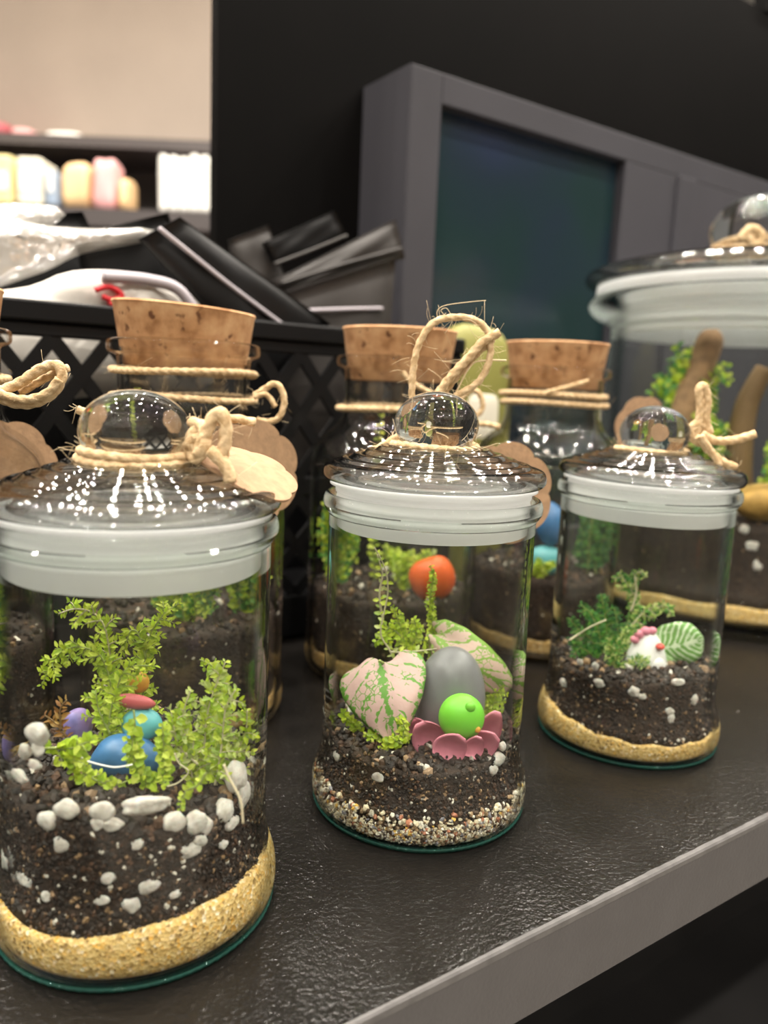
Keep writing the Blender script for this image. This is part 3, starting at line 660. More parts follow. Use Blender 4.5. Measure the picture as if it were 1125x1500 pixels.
def plant(name, label, cat, stems, pal, leaf=0.0024, wd=0.0008, step=0.0011, branch=0.0, stem_r=0.00035, stem_mat='stem_green', up_leaf=0.5, dens=2, group=None, tip=1.0):
    """stems: list of 3-D point lists; leaves go along them, side sprays of length `branch` too"""
    P0 = np.array(stems[0][0]); th = thing(name, P0, label, cat, group)
    SV, V, F, C = [], [], [], []
    for st in stems:
        P = resample(spl(st, 8), 0.0006); n = len(P)
        SV.append(tube(P, np.linspace(stem_r, stem_r * 0.5, n), 5))
        T, A, B = frames(P)
        runs = [(P, 1.0)]
        if branch:
            dist = 0.0006 * n; nb = max(2, int(dist / (branch * 0.42)))
            for b in range(nb):
                i = int((0.15 + 0.8 * b / nb) * n); sgn = 1 if b % 2 else -1
                ax = np.cross(T[i], FW + rng.normal(0, 0.25, 3)); ax /= np.linalg.norm(ax)
                d = T[i] * 0.65 + ax * sgn * 0.9 + FW * rng.normal(0, .35); d /= np.linalg.norm(d); l = branch * rng.uniform(.6, 1.1) * (1 - .45 * b / nb)
                Q = np.array([P[i] + d * l * s + np.array([0, 0, -0.25 * l * s * s]) for s in np.linspace(0, 1, 10)])
                Q = resample(Q, 0.0006); SV.append(tube(Q, np.linspace(stem_r * .6, stem_r * .3, len(Q)), 4)); runs.append((Q, .85))
        for Q, sc in runs:
            T2, A2, B2 = frames(Q); L_ = 0.0006 * len(Q)
            for s in np.arange(0.06 * L_, L_, step):
                i = min(int(s / 0.0006), len(Q) - 1); fr = s / L_
                for k in range(dens):
                    sgn = 1 if k % 2 else -1
                    side = np.cross(T2[i], FW); side /= np.linalg.norm(side) + 1e-9
                    d = side * sgn + T2[i] * up_leaf + rng.normal(0, .35, 3) + (0 if k < 2 else 1) * rng.normal(0, .8, 3)
                    nrm = -FW + rng.normal(0, .4, 3) + np.array([0, 0, .6])
                    sz = leaf * sc * rng.uniform(.7, 1.15) * (1 - .45 * fr ** 3)
                    cc = np.array(pal[rng.integers(len(pal))]) * rng.uniform(.8, 1.15)
                    leaf_quad(Q[i] + rng.normal(0, .0001, 3), d, nrm, sz, wd * sz / leaf, np.clip(cc, 0, 1), V, F, C)
    v, f = cat_mesh(SV); mk('stem', v, f, stem_mat, th, kind='stuff' if len(SV) > 1 else None)
    mk('foliage', np.array(V), F, 'leafy', th, smooth=False, col=np.array(C), kind='stuff')
    return th
def px(lst, Y): return [at(x, y, Y + (r[0] if r else 0)) for (x, y, *r) in lst]
YA = JA[1]
# jar A (stone jar)
plant('spikemoss_frond', 'tall lime spikemoss frond arching under the lid beside the coral stone', 'plant', [px([(178, 1130, 0.004), (172, 1060), (165, 1000), (160, 950), (152, 915), (135, 897), (110, 892), (86, 899)], YA + .006)], LIME, 0.0033, 0.00075, 0.0010, 0.0080, 0.0005, 'stem_pale', up_leaf=0.9)
plant('spikemoss_frond', 'lime spikemoss frond drooping off toward the bare glass side', 'plant', [px([(172, 1120, .004), (165, 1020), (150, 965), (120, 948), (90, 955), (70, 985), (62, 1003)], YA + .002)], LIME, 0.0031, 0.00075, 0.0010, 0.0062, 0.0004, up_leaf=0.9)
plant('spikemoss_frond', 'lime spikemoss frond forked toward the white seal above the stones', 'plant', [px([(200, 1100, .006), (208, 1030), (212, 970), (220, 930), (240, 900), (262, 884)], YA + .010), px([(214, 965), (200, 925), (178, 930)], YA + .010)], LIME, 0.0033, 0.00075, 0.0010, 0.0080, 0.0004, up_leaf=0.9)
plant('spikemoss_tuft', 'upright lime spikemoss tuft growing between the coral and lavender stones', 'plant', [px([(165, 1120, .002), (160, 1060), (168, 1020), (185, 980), (222, 975)], YA - .004), px([(162, 1075), (145, 1040), (140, 1010)], YA - .004)], LIME, 0.0031, 0.00075, 0.0011, 0.007, 0.0004, up_leaf=0.9)
plant('creeping_sprig', 'lime creeping sprig trailing over the soil before the blue stone', 'plant', [px([(62, 1096), (92, 1098), (112, 1122), (135, 1140), (165, 1150), (186, 1144)], YA - .018), px([(95, 1100), (125, 1088), (140, 1082)], YA - .018)], LIME, 0.0033, 0.0013, 0.0021, 0.005, 0.0004)
plant('creeping_sprig', 'thin lime sprig with round leaves hanging over the blue stone', 'plant', [px([(196, 1040), (198, 1070), (194, 1095), (204, 1130), (222, 1145), (240, 1135), (240, 1100), (238, 1060)], YA - .017)], LIME, 0.0032, 0.0014, 0.002, 0.003, 0.0003)
plant('bushy_sprig', 'bushy pale green sprig clump against the glass by the big perlite', 'plant', [px([(285, 1155), (275, 1100), (268, 1050), (280, 1010)], YA - .010), px([(300, 1155), (300, 1090), (305, 1040), (318, 1000), (330, 970)], YA - .008), px([(315, 1150), (325, 1090), (330, 1040), (345, 1010)], YA - .012), px([(330, 1140), (348, 1100), (360, 1070), (362, 1040)], YA - .010), px([(290, 1120), (262, 1090), (250, 1040)], YA - .012)], PALE + LIME, 0.0032, 0.0008, 0.0013, 0.0075, 0.0004, 'stem_pale', dens=3, up_leaf=0.8)
plant('lime_sprig', 'small lime sprig high against the glass above the pale clump', 'plant', [px([(318, 1120), (322, 1060), (322, 1000), (310, 975), (292, 966)], YA + .002), px([(322, 1000), (330, 985)], YA)], LIME, 0.0027, 0.001, 0.0016, 0.0045, 0.0003)
plant('lime_sprig', 'short lime sprig leaning down over soil beside a perlite lump', 'plant', [px([(302, 1132), (290, 1150), (272, 1160), (264, 1184)], YA - .026)], LIME, 0.0024, 0.0009, 0.001, 0.0, 0.0004)
plant('dry_sprig', 'brown withered sprig beside the lavender stone', 'plant', [px([(98, 1080), (80, 1058), (66, 1048)], YA - .006), px([(90, 1070), (88, 1040), (98, 1025)], YA - .006)], [(0.42, 0.22, 0.05), (0.5, 0.32, 0.1), (0.3, 0.14, 0.04)], 0.0032, 0.0006, 0.0012, 0, 0.0004, 'stem_brown')
def straws(name, lst, label, mat='stem_pale', r=0.00022):
    P = spl(lst, 8); v, f = tube(P, r, 6); tag(mk(name, v, f, mat), label, 'root')
straws('dry_root', px([(328, 1120), (336, 1140), (352, 1172), (356, 1206)], YA - .0335), 'thin tan root hanging over the perlite by the pale clump', r=.0003)
straws('dry_root', px([(128, 1115), (150, 1121), (170, 1124), (194, 1120)], YA - .0225), 'pale straw lying across the blue stone', 'pack_white')
straws('dry_root', px([(245, 1152), (262, 1146), (276, 1130), (262, 1118), (256, 1104)], YA - .020), 'curled pale root on the soil beside the blue stone')
def stone(name, x, y, wpx, hpx, Y, mat, label, cat='stone', amp=0.07, tilt=0.0, dep=0.8, zmin=None):
    p = at(x, y, Y); k = Y / F_PX / 2 * 1.02
    Rm = np.array([[math.cos(tilt), 0, math.sin(tilt)], [0, 1, 0], [-math.sin(tilt), 0, math.cos(tilt)]])
    return tag(mk(name, *lumpy(ICO3, p, (wpx * k, min(wpx, hpx) * k * dep, hpx * k), amp, 1.6, Rm), mat), label, cat)
stone('blue_stone', 184, 1112, 118, 82, YA - .006, 'stone_blue', 'smooth blue stone half hidden by lime sprigs', amp=.13)
stone('teal_stone', 208, 1062, 66, 50, YA - .003, 'stone_teal', 'smaller teal stone resting on the blue stone', amp=.13)
stone('coral_stone', 198, 1028, 62, 22, YA - .003, 'stone_coral', 'flat coral red stone on top of the teal stone', tilt=0.1)
stone('amber_stone', 203, 1000, 32, 34, YA + .002, 'stone_amber', 'small amber yellow stone above the coral stone')
stone('lavender_stone', 112, 1066, 44, 62, YA + .002, 'stone_lavender', 'lavender and blue oval stone beside the blue stone', tilt=0.2, amp=0.08)
# jar B
YB = JB[1]
# grey rounded stone with a green clay fruit and pink clay petals before it
stone('grey_stone', 658, 1024, 106, 160, YB - .002, 'stone_grey', 'smooth grey upright stone behind the green clay fruit', amp=0.04, tilt=0.06, dep=0.85)
fp = at(676, 1050, YB - .020); fk = (YB - .020) / F_PX
fr = thing('clay_fruit', fp + np.array([0, 0, -36 * fk]), 'bright green clay fruit cupped in pink petals in front of the grey stone', 'ornament')
fr = {'obj': mk('fruit_body', *lumpy(ICO3, fp, np.array([35.5, 30, 36.5]) * fk, 0.02, 1.2), 'clay_green', fr), 'org': fr['org']}
for (x, y, r) in ((687, 1028, 8.0), (697, 1060, 5.0)):
    d = at(x, y, YB - .020) - fp; yy = -math.sqrt(max(0, 1 - (d[0] / (35.5 * fk)) ** 2 - (d[2] / (36.5 * fk)) ** 2)) * 30 * fk
    mk('nub', *lumpy(ICO2, fp + np.array([d[0], yy, d[2]]), np.array([r, r * .8, r]) * fk, 0.03), 'clay_green' if r > 6 else 'stone_amber', fr)
pt = thing('clay_blossom', at(665, 1112, YB - .020), 'pink clay blossom of thick cupped petals under the green fruit', 'ornament')
def petal(x, y, wpx, hpx, ang, Y, cup=0.5, lean=0.22):
    c0 = at(x, y, Y); k = Y / F_PX; V, F = [], []; nu, nv = 11, 9
    for side in (0, 1):
        for i in range(nu):
            s = i / (nu - 1)
            for j in range(nv):
                q = 2 * j / (nv - 1) - 1
                wid = wpx / 2 * math.sin(math.pi * (0.1 + 0.86 * s) ** 0.8) ** 0.6
                a = q * wid; h = s * hpx; dpt = -(cup * wpx * 0.5) * (1 - q * q) * math.sin(math.pi * min(1, s + .1)) * -1 - lean * h * (s)
                X = a * math.cos(ang) + h * math.sin(ang); Z = -a * math.sin(ang) + h * math.cos(ang)
                V.append(c0 + np.array([X * k, (dpt + side * 5.0) * k, Z * k]))
    n1 = nu * nv
    for i in range(nu - 1):
        for j in range(nv - 1):
            a = i * nv + j; F.append((a, a + 1, a + nv + 1, a + nv)); F.append((n1 + a + nv, n1 + a + nv + 1, n1 + a + 1, n1 + a))
    for i in range(nu - 1):
        for j in (0, nv - 1):
            a = i * nv + j; F.append((a, a + nv, n1 + a + nv, n1 + a))
    for j in range(nv - 1):
        for i in (0, nu - 1):
            a = i * nv + j; F.append((a, a + 1, n1 + a + 1, n1 + a))
    mk('petal', V, F, 'clay_pink', pt)
for x, y, w_, h_, a, Y in ((640, 1104, 56, 62, -0.50, YB - .019), (646, 1112, 52, 52, 0.62, YB - .0255), (684, 1104, 50, 56, 0.90, YB - .022), (688, 1110, 32, 40, 0.30, YB - .0255), (704, 1100, 40, 74, 0.28, YB - .013), (622, 1094, 44, 54, -0.45, YB - .012), (668, 1108, 46, 40, -0.15, YB - .012)):
    petal(x, y, w_, h_, a, Y)
for x, y, w_, h_ in ((626, 1113, 26, 18), (696, 1114, 32, 18), (658, 1116, 60, 14)):
    mk('leaf_base', *lumpy(ICO2, at(x, y, YB - .018), np.array([w_ / 2, 9, h_ / 2]) * (YB / F_PX), .05), 'clay_green_dark', pt)
# fittonia leaves
def big_leaf(name, th, base, tip, half, curl, mat, shape, Y0, Y1, fold=0.25, nrm_tilt=0.0, ruffle=0.05):
    b, t_ = at(*base, Y0), at(*tip, Y1); ax = t_ - b; ln = np.linalg.norm(ax); ax /= ln
    sd = np.cross(ax, FW); sd /= np.linalg.norm(sd); nr = np.cross(sd, ax); hw = half * Y0 / F_PX
    if nr @ FW > 0: nr = -nr
    V, UV, F = [], [], []; nu, nv = 22, 17
    for i in range(nu):
        s = i / (nu - 1); wl = np.interp(s, *shape)
        for j in range(nv):
            q = 2 * j / (nv - 1) - 1
            p = b + ax * ln * (s - 0.03 * abs(q) * (1 - s) + 0.05 * (1 - s) * math.sin(5 * q)) + sd * hw * wl * q + nr * (curl * ln * math.sin(math.pi * s) - fold * hw * wl * q * q + ruffle * hw * math.sin(7 * s + 5 * q) * abs(q))
            V.append(p); UV.append((s, 0.5 + q / 2))
    for i in range(nu - 1):
        for j in range(nv - 1):
            a = i * nv + j; F.append((a, a + 1, a + nv + 1, a + nv))
    o = mk(name, V, F, mat, th, uv=UV); s_ = o.modifiers.new('thick', 'SOLIDIFY'); s_.thickness = 0.0003
    return o
SHP = ([0, .06, .18, .35, .55, .75, .9, 1], [.62, .90, 1.0, .95, .78, .5, .24, .02])
ft = thing('fittonia_plant', at(590, 1100, YB - .010), 'fittonia with broad pink leaves netted in green veins', 'plant')
big_leaf('leaf', ft, (556, 968), (580, 1090), 68, 0.12, 'leaf_pink', SHP, YB - .006, YB - .020)
big_leaf('leaf', ft, (634, 930), (748, 1008), 38, 0.28, 'leaf_pink_green', ([0, .1, .3, .55, .8, .95, 1], [.4, .8, 1, .95, .7, .4, .1]), YB + .012, YB + .006, fold=0.5)
v, f = cat_mesh([tube(spl(px([(600, 1100, -.010), (596, 1040, 0), (575, 985, .0), (556, 968, -.01)], YB), 8), 0.0006, 6), tube(spl(px([(612, 1100, 0), (616, 1020, .006), (620, 950, .012), (634, 930, .012)], YB), 8), 0.0006, 6)])
mk('stem', v, f, 'stem_green', ft, kind='stuff')
plant('trailing_vine', 'pale trailing vine with tiny leaves climbing the glass to the seal', 'plant', [px([(600, 1095), (590, 1000), (572, 955), (558, 930), (562, 900), (568, 870), (566, 840), (556, 815), (548, 802)], YB + .004), px([(560, 905), (556, 870), (560, 840), (552, 812)], YB + .006), px([(572, 955), (600, 955), (640, 950)], YB + .004)], PALE + LIME, 0.0030, 0.0009, 0.0030, 0.0, 0.0005, 'stem_pale')
plant('lime_tuft', 'lime mossy tuft above the pink leaf beside the vine', 'plant', [px([(598, 1080), (600, 980), (590, 930), (576, 890)], YB + .008), px([(595, 960), (610, 930), (606, 905)], YB + .008), px([(590, 935), (570, 920), (556, 945)], YB + .008)], LIME, 0.0030, 0.0009, 0.0011, 0.006, 0.0004)
plant('lime_sprig', 'slim upright lime sprig rising behind the grey stone', 'plant', [px([(632, 1060), (634, 960), (634, 920), (630, 880), (634, 850), (630, 826)], YB + .016)], LIME, 0.0026, 0.0008, 0.0016, 0.003, 0.0003)
plant('lime_tuft', 'lime mossy tuft behind the stone on its clear glass side', 'plant', [px([(715, 1080), (712, 1020), (706, 980), (700, 960)], YB + .004), px([(715, 1070), (726, 1020), (740, 990)], YB + .004), px([(714, 1050), (730, 1010), (722, 990)], YB + .004)], LIME, 0.0027, 0.0008, 0.0011, 0.006, 0.0004)
plant('lime_tuft', 'short lime tuft at the tip of the pink leaf on the soil', 'plant', [px([(590, 1090), (575, 1085), (562, 1100)], YB - .022), px([(588, 1090), (592, 1065), (588, 1052)], YB - .020), px([(585, 1088), (560, 1078), (536, 1076)], YB - .018), px([(530, 1075), (512, 1055), (500, 1045)], YB - .010)], LIME, 0.0029, 0.001, 0.0013, 0.003, 0.0004)
# jar C
YC = JC[1]
plant('fern_clump', 'dark green feathery fern clump beside the white bird', 'plant', [px([(886, 985), (878, 930), (866, 900), (850, 885)], YC - .002), px([(888, 985), (868, 940), (846, 920), (834, 905)], YC), px([(890, 985), (890, 930), (884, 890), (880, 870)], YC + .004), px([(892, 985), (862, 955), (842, 945), (836, 935)], YC - .004), px([(892, 985), (905, 930), (900, 890)], YC + .003)], DEEP + GREEN, 0.0040, 0.0006, 0.0008, 0.008, 0.0004)
plant('spikemoss_frond', 'light green spikemoss frond curling above the white bird', 'plant', [px([(918, 985), (922, 930), (930, 880), (928, 855), (934, 838), (948, 842)], YC + .002), px([(928, 870), (915, 850), (908, 838)], YC + .002), px([(922, 920), (945, 895), (970, 888), (986, 890)], YC)], PALE + GREEN, 0.0032, 0.0008, 0.001, 0.006, 0.0004, 'stem_pale')
plant('spikemoss_tuft', 'fine olive spikemoss tuft in front of the white bird', 'plant', [px([(900, 1000), (905, 960), (915, 930), (935, 915)], YC - .016), px([(902, 1000), (895, 960), (892, 935)], YC - .016), px([(905, 1000), (925, 970), (950, 965)], YC - .018)], GREEN + PALE, 0.0030, 0.0005, 0.0009, 0.005, 0.0003)
wl = thing('fittonia_plant', at(972, 985, YC - .006), 'fittonia with a green leaf netted in white veins beside the bird', 'plant')
big_leaf('leaf', wl, (962, 950), (1030, 935), 34, 0.15, 'leaf_white_vein', ([0, .1, .3, .6, .85, .96, 1], [.35, .75, 1, 1, .75, .35, .1]), YC - .006, YC - .010, fold=0.2)
big_leaf('leaf', wl, (962, 965), (998, 978), 12, 0.1, 'leaf_white_vein', SHP, YC - .008, YC - .012)
v, f = tube(spl(px([(972, 990), (964, 970), (962, 950)], YC - .006), 6), 0.0006, 6); mk('stem', v, f, 'stem_green', wl)
straws('dry_root', px([(834, 938), (862, 920), (888, 908)], YC - .020), 'pale dry stalk slanting through the dark fern', r=.0004)
straws('dry_root', px([(924, 895), (932, 870), (930, 845)], YC - .004), 'whitish curved stalk under the curling frond', r=.0004)
# small white bird figurine
bk = (YC - .010) / F_PX; bc = at(946, 970, YC - .010)
bd = thing('bird_figurine', bc + np.array([0, 0, -26 * bk]), 'small glossy white bird figurine with a red comb and beak', 'figurine')
v, f = ICO3; s_ = v.copy(); zz = s_[:, 2]
pr_ = 1 - 0.34 * np.clip(zz, 0, 1) ** 1.2 + 0.10 * np.clip(-zz, 0, 1); vv = np.stack([s_[:, 0] * 30 * pr_, s_[:, 1] * 26 * pr_, zz * 46 + 6], 1)
vv[:, 2] = np.maximum(vv[:, 2], -30); bd = {'obj': mk('body', vv * bk + bc, f, 'clay_white', bd), 'org': bd['org']}
for dx, dz, r in ((-16, 46, 8), (-7, 51, 8), (3, 52, 7), (-22, 37, 7)): mk('comb', *lumpy(ICO2, bc + np.array([dx, -6, dz]) * bk, np.array([r, 6, r * .85]) * bk, .05), 'clay_pink', bd)
mk('beak', *lumpy(ICO2, bc + np.array([12, -20, 32]) * bk, np.array([6.5, 8, 5]) * bk, .04), 'clay_red', bd)
mk('wing', *lumpy(ICO2, bc + np.array([10, -22, -2]) * bk, np.array([14, 6, 17]) * bk, .04), 'clay_white', bd)

# ------------------------------------------------------------------ corked bottles
def bottle_profile():
    out_ = [(0, .0012), (.034, .0012), (.0425, .0016), (.0452, .005), (.0458, .010), (.0455, .016), (.0452, .03), (.0452, .105), (.0448, .115), (.0425, .1235), (.0370, .130), (.0315, .1345), (.0290, .140), (.0285, .147), (.0285, .160), (.0290, .1635), (.0322, .1650), (.0328, .1675), (.0322, .1700), (.0290, .1708)]
    in_ = [(.0275, .1700), (.0268, .160), (.0268, .146), (.0275, .139), (.030, .1325), (.036, .1275), (.0412, .121), (.0430, .114), (.0434, .105), (.0434, .014), (.0430, .006), (.040, .004), (0, .0036)]
    return prof2(out_, 4) + prof2(in_, 4)
def bottle_R(z): return float(np.interp(z, [.0036, .006, .014, .2], [.040, .0428, .0431, .0431]))
def cork(c, label, tilt=(0, 0), lift=0.0):
    V, F = lathe([(0, .158), (.0255, .158), (.0262, .1588), (.0300, .1832), (.0306, .1842), (.0302, .1850), (0, .1850)], c, lift, 64)
    V = np.asarray(V); V[:, 2] += (V[:, 0] - c[0]) * tilt[0] + (V[:, 1] - c[1]) * tilt[1]
    tag(mk('cork_stopper', V, F, 'cork', auto=0.6), label, 'cork')
def corked(c, label, cork_label, tilt=(0, 0), tube_=True):
    j = thing('corked_bottle', (c[0], c[1], 0), label, 'bottle')
    v, f = lathe(bottle_profile(), c, 0, 80); mk('bottle_body', v, f, 'bottle_glass', j)
    cork(c, cork_label, tilt)
corked(BE, 'clear corked bottle with twice-wound twine behind the jar with blue stones', 'wide tan cork stopper tilted in the bottle behind the jar with blue stones', (-0.06, 0.0))
corked(BF, 'clear corked bottle standing behind the jar with the pink leaf', 'tan cork stopper behind the tall twine loop')
corked(BG, 'clear corked bottle between the jar with the pink leaf and the biggest jar', 'reddish tan cork stopper in the bottle beside the biggest jar')
corked(BH, 'clear corked bottle mostly out of view beside the black basket', 'cork stopper of the bottle mostly out of view')
def back_soil(c, zsand, zsoil, seed, who):
    return scene_soil(c, zsand, zsoil, seed, 'pale sand layer in the ' + who, 'dark soil in the ' + who, 900, 500, Rf=bottle_R, size=(0.0008, 0.0022))
back_soil(BE, 0.013, 0.050, 41, 'bottle behind the jar with blue stones')
back_soil(BF, 0.012, 0.047, 43, 'bottle behind the jar with the pink leaf')
back_soil(BG, 0.013, 0.050, 45, 'bottle beside the biggest jar')
back_soil(BH, 0.013, 0.050, 47, 'bottle mostly out of view')
def upright(c, dx, dy, z0, h, n=4, spread=0.012):
    return [[(c[0] + dx + rng.normal(0, .003), c[1] + dy + rng.normal(0, .003), z0), (c[0] + dx + rng.normal(0, spread * .6), c[1] + dy + rng.normal(0, spread * .5), z0 + h * .55), (c[0] + dx + rng.normal(0, spread), c[1] + dy + rng.normal(0, spread * .8), z0 + h * rng.uniform(.8, 1.1))] for _ in range(n)]
plant('moss_clump', 'green mossy plant inside the bottle behind the jar with blue stones', 'plant', upright(BE, .008, -.018, .048, .034, 7, .012), LIME + GREEN, .0038, .0013, .0012, .009, .0004)
plant('moss_clump', 'broad leafy tuft high inside the bottle behind the jar with blue stones', 'plant', upright(BE, .026, .0, .048, .05, 4, .006), GREEN + LIME, .006, .002, .0025, .009, .0005)
plant('climbing_sprig', 'thin green sprig reaching into the neck of the twice-wound bottle', 'plant', [[(BE[0] - .015, BE[1], .05), (BE[0] - .016, BE[1] - .004, .10), (BE[0] - .018, BE[1] - .010, .150)]], LIME, .004, .0014, .003, 0, .0004)
plant('leafy_sprig', 'green sprigs inside the glass of the bottle behind the pink leaf jar', 'plant', upright(BF, -.030, -.008, .046, .055, 4, .005), GREEN + LIME, .0045, .0018, .0022, .009, .0005)
plant('leafy_sprig', 'green sprig up in the shoulder of the bottle behind the pink leaf jar', 'plant', [[(BF[0] - .008, BF[1], .046), (BF[0] - .010, BF[1] - .004, .10), (BF[0] - .008, BF[1] - .012, .140)]], LIME, .0045, .0018, .004, 0, .0004)
plant('moss_clump', 'blurred lime moss around the orange ornament', 'plant', upright(BF, .008, -.012, .046, .022, 5, .012), LIME, .0038, .0013, .0014, .006, .0004)
oc = at(632, 846, BF[1] - .024)
org = thing('orange_ornament', oc + np.array([0, 0, -.014]), 'bright orange rounded ornament inside the bottle behind the pink leaf jar', 'ornament')
mk('body', *lumpy(ICO3, oc, (.0120, .009, .0120), .14, 2.2), 'clay_orange', org); mk('stalk', *tube([oc + np.array([0, 0, .009]), oc + np.array([.001, 0, .015])], .0012, 8), 'stem_green', org)
plant('fern_clump', 'tall soft green fern inside the bottle beside the biggest jar', 'plant', upright(BG, .026, -.014, .049, .055, 8, .007), DEEP + GREEN, .0055, .0012, .0012, .010, .0005)
plant('lime_sprig', 'lime sprig at the foot of the blue stone in the bottle', 'plant', upright(BG, -.006, -.032, .049, .012, 4, .006), LIME, .004, .0016, .002, .004, .0004)
stone('teal_stone', 798, 822, 52, 46, BG[1] - .026, 'stone_teal', 'teal stone inside the bottle beside the biggest jar')
stone('blue_stone', 806, 768, 40, 64, BG[1] - .026, 'stone_blue', 'upright blue stone above the teal stone in the bottle', amp=.1)

# ------------------------------------------------------------------ big jar at the back
def bigjar():
    c = JD; j = thing('terrarium_jar', (c[0], c[1], 0), 'biggest glass jar on the shelf, wide with driftwood and moss inside', 'jar')
    body = prof2([(0, .002), (.09, .002), (.106, .003), (.1095, .009), (.1085, .020), (.1035, .032), (.1015, .045)], 4) + prof2([(.1015, .05), (.1015, .190), (.102, .208), (.114, .215), (.1195, .222), (.117, .228), (.112, .230), (.100, .228), (.0985, .212)], 4) + prof2([(.0985, .05), (.0995, .034), (.104, .020), (.1045, .011), (.09, .006), (0, .006)], 4)
    v, f = lathe(body, c, 0, 120); mk('jar_body', v, f, 'jar_glass', j)
    v, f = lathe([(.100, .0003), (.107, 0), (.1085, .002), (.1085, .005), (.106, .0055), (.1, .002)], c, 0, 120, closed=True); mk('foot_ring', v, f, 'jar_glass', j)
    ld = thing('jar_lid', (c[0], c[1], .196), 'wide glass lid with a thick white seal on the biggest jar', 'lid')
    pr = prof2([(.033, .262), (.038, .2595), (.043, .2600), (.050, .2565), (.058, .2565), (.068, .2545), (.078, .255), (.092, .2525), (.108, .2505), (.1195, .2475), (.1235, .2435), (.122, .2390), (.117, .2370), (.108, .2368)], 4) + prof2([(.098, .2375), (.06, .246), (.03, .249), (0, .250)], 4)
    v, f = lathe(pr, c, 0, 120); mk('lid_dome', v, f, 'lid_glass', ld)
    kb = [(0, .3045)] + [(.0365 * math.sin(a), .279 + .0255 * math.cos(a)) for a in np.linspace(0.12, 2.3, 26)] + [(.028, .258), (.03, .256), (0, .254)]
    v, f = lathe(kb[::-1], c, 0, 72); mk('knob', v, f, 'knob_glass', ld)
    ga = [(.114, .2366), (.1145, .232), (.0995, .230)]
    for q in range(3): zz = .229 - q * .0085; ga += [(.098, zz), (.0982, zz - .003), (.0955, zz - .004), (.0955, zz - .007)]
    ga += [(.096, .203), (.093, .2015), (.089, .204), (.089, .235)]
    v, f = lathe(ga, c, 0, 120, closed=True); mk('gasket', v, f, 'silicone', ld)
bigjar()
def big_R(z): return float(np.interp(z, [.006, .011, .020, .034, .05, .3], [.0895, .104, .1035, .0992, .0982, .0982]))
scene_soil(JD, 0.020, 0.075, 61, 'pale sand in the biggest jar', 'dark chunky soil with perlite in the biggest jar', 2600, 900, Rf=big_R, z_floor=0.0062, size=(.0014, .0042), amp=.0018)
fD = math.atan2(-JD[1], -JD[0])
perl = [(1102, 800, 16, 14), (1090, 775, 14, 12), (1110, 830, 12, 18), (1088, 865, 10, 24), (1112, 865, 14, 12), (1080, 905, 10, 6)]
perlite(perl, JD, 0.0978, 'perlite lumps in the biggest jar', 'pale perlite lump in the soil of the biggest jar', 0)
v, f = tube(spl(px([(984, 760), (990, 690), (1005, 600), (1026, 540), (1046, 482)], JD[1] - .05), 8), np.concatenate([np.linspace(.011, .009, 30), [.008, .006, .003]]), 10)
tag(mk('driftwood', v, f, 'driftwood'), 'leaning brown driftwood stick inside the biggest jar', 'driftwood')
v, f = tube(spl(px([(1085, 780), (1080, 690), (1092, 600), (1120, 540)], JD[1] - .045), 8), np.linspace(.012, .006, 25), 10)
tag(mk('driftwood', v, f, 'stem_brown'), 'darker driftwood branch beside the leaning stick', 'driftwood')
plant('fern_clump', 'leafy fern against the glass top of the biggest jar', 'plant', upright(JD, -.052, -.040, .073, .112, 14, .014), LIME + GREEN, .009, .003, .003, .02, .0007)
plant('fern_clump', 'tall dim green fern by the driftwood in the biggest jar', 'plant', upright(JD, -.040, -.005, .073, .105, 9, .012), GREEN + DEEP, .008, .0024, .0022, .018, .0007)
plant('moss_clump', 'bright green moss mound low in the biggest jar', 'plant', upright(JD, .004, -.070, .073, .055, 16, .010), GREEN + LIME, .006, .002, .0016, .012, .0006)
mc = at(1118, 735, JD[1] - .09); tag(mk('ochre_rock', *lumpy(ICO3, mc, (.022, .012, .012), .15, 2.5), 'ochre'), 'ochre brown rock under the bright moss', 'rock')

# ------------------------------------------------------------------ twine and tags
def twine(label, org, parts, nf=40, fl=0.007):
    th = thing('twine_tie', org, label, 'twine'); allp = []
    for nm, pts, r in parts:
        v, f = rope(pts, r); mk(nm, v, f, 'twine', th); allp.append(np.asarray(v))
    v, f = fibres(np.concatenate(allp), nf * 2, fl * 0.7, 0.00006); mk('loose_fibres', v, f, 'twine_fibre', th, kind='stuff')
def fray(end, d, n=7, l=0.004):
    pass
YK = YA
zkA = .1318
twine('jute twine knotted around the knob of the lid over the blue stones', (JA[0], JA[1], zkA), [
    ('neck_loop', ring_pts(JA, .0150, zkA), .0014),
    ('neck_loop', ring_pts(JA, .0148, zkA + .0022, .0006), .0012),
    ('knot', px([(276, 655), (286, 632), (300, 640), (296, 660), (282, 650), (290, 628), (306, 632)], YA - .004), .0017),
    ('knot', px([(280, 618, .003), (298, 626), (300, 655, -.004), (286, 672), (276, 655, .004), (292, 640)], YA - .006), .0015),
    ('bow_loop', px([(290, 668), (300, 640), (312, 612), (324, 605), (331, 630), (326, 665), (318, 680)], YA - .009), .0017),
    ('twine_end', px([(306, 660), (322, 672), (334, 690), (338, 706)], YA - .010), .0017),
    ('twine_end', px([(296, 640), (315, 618), (340, 613), (374, 619)], YA - .001), .0012),
    ('twine_end', px([(150, 618), (135, 608), (114, 600)], YA + .014), .0012)], 110, .009)
zkB = .1318 + .0028
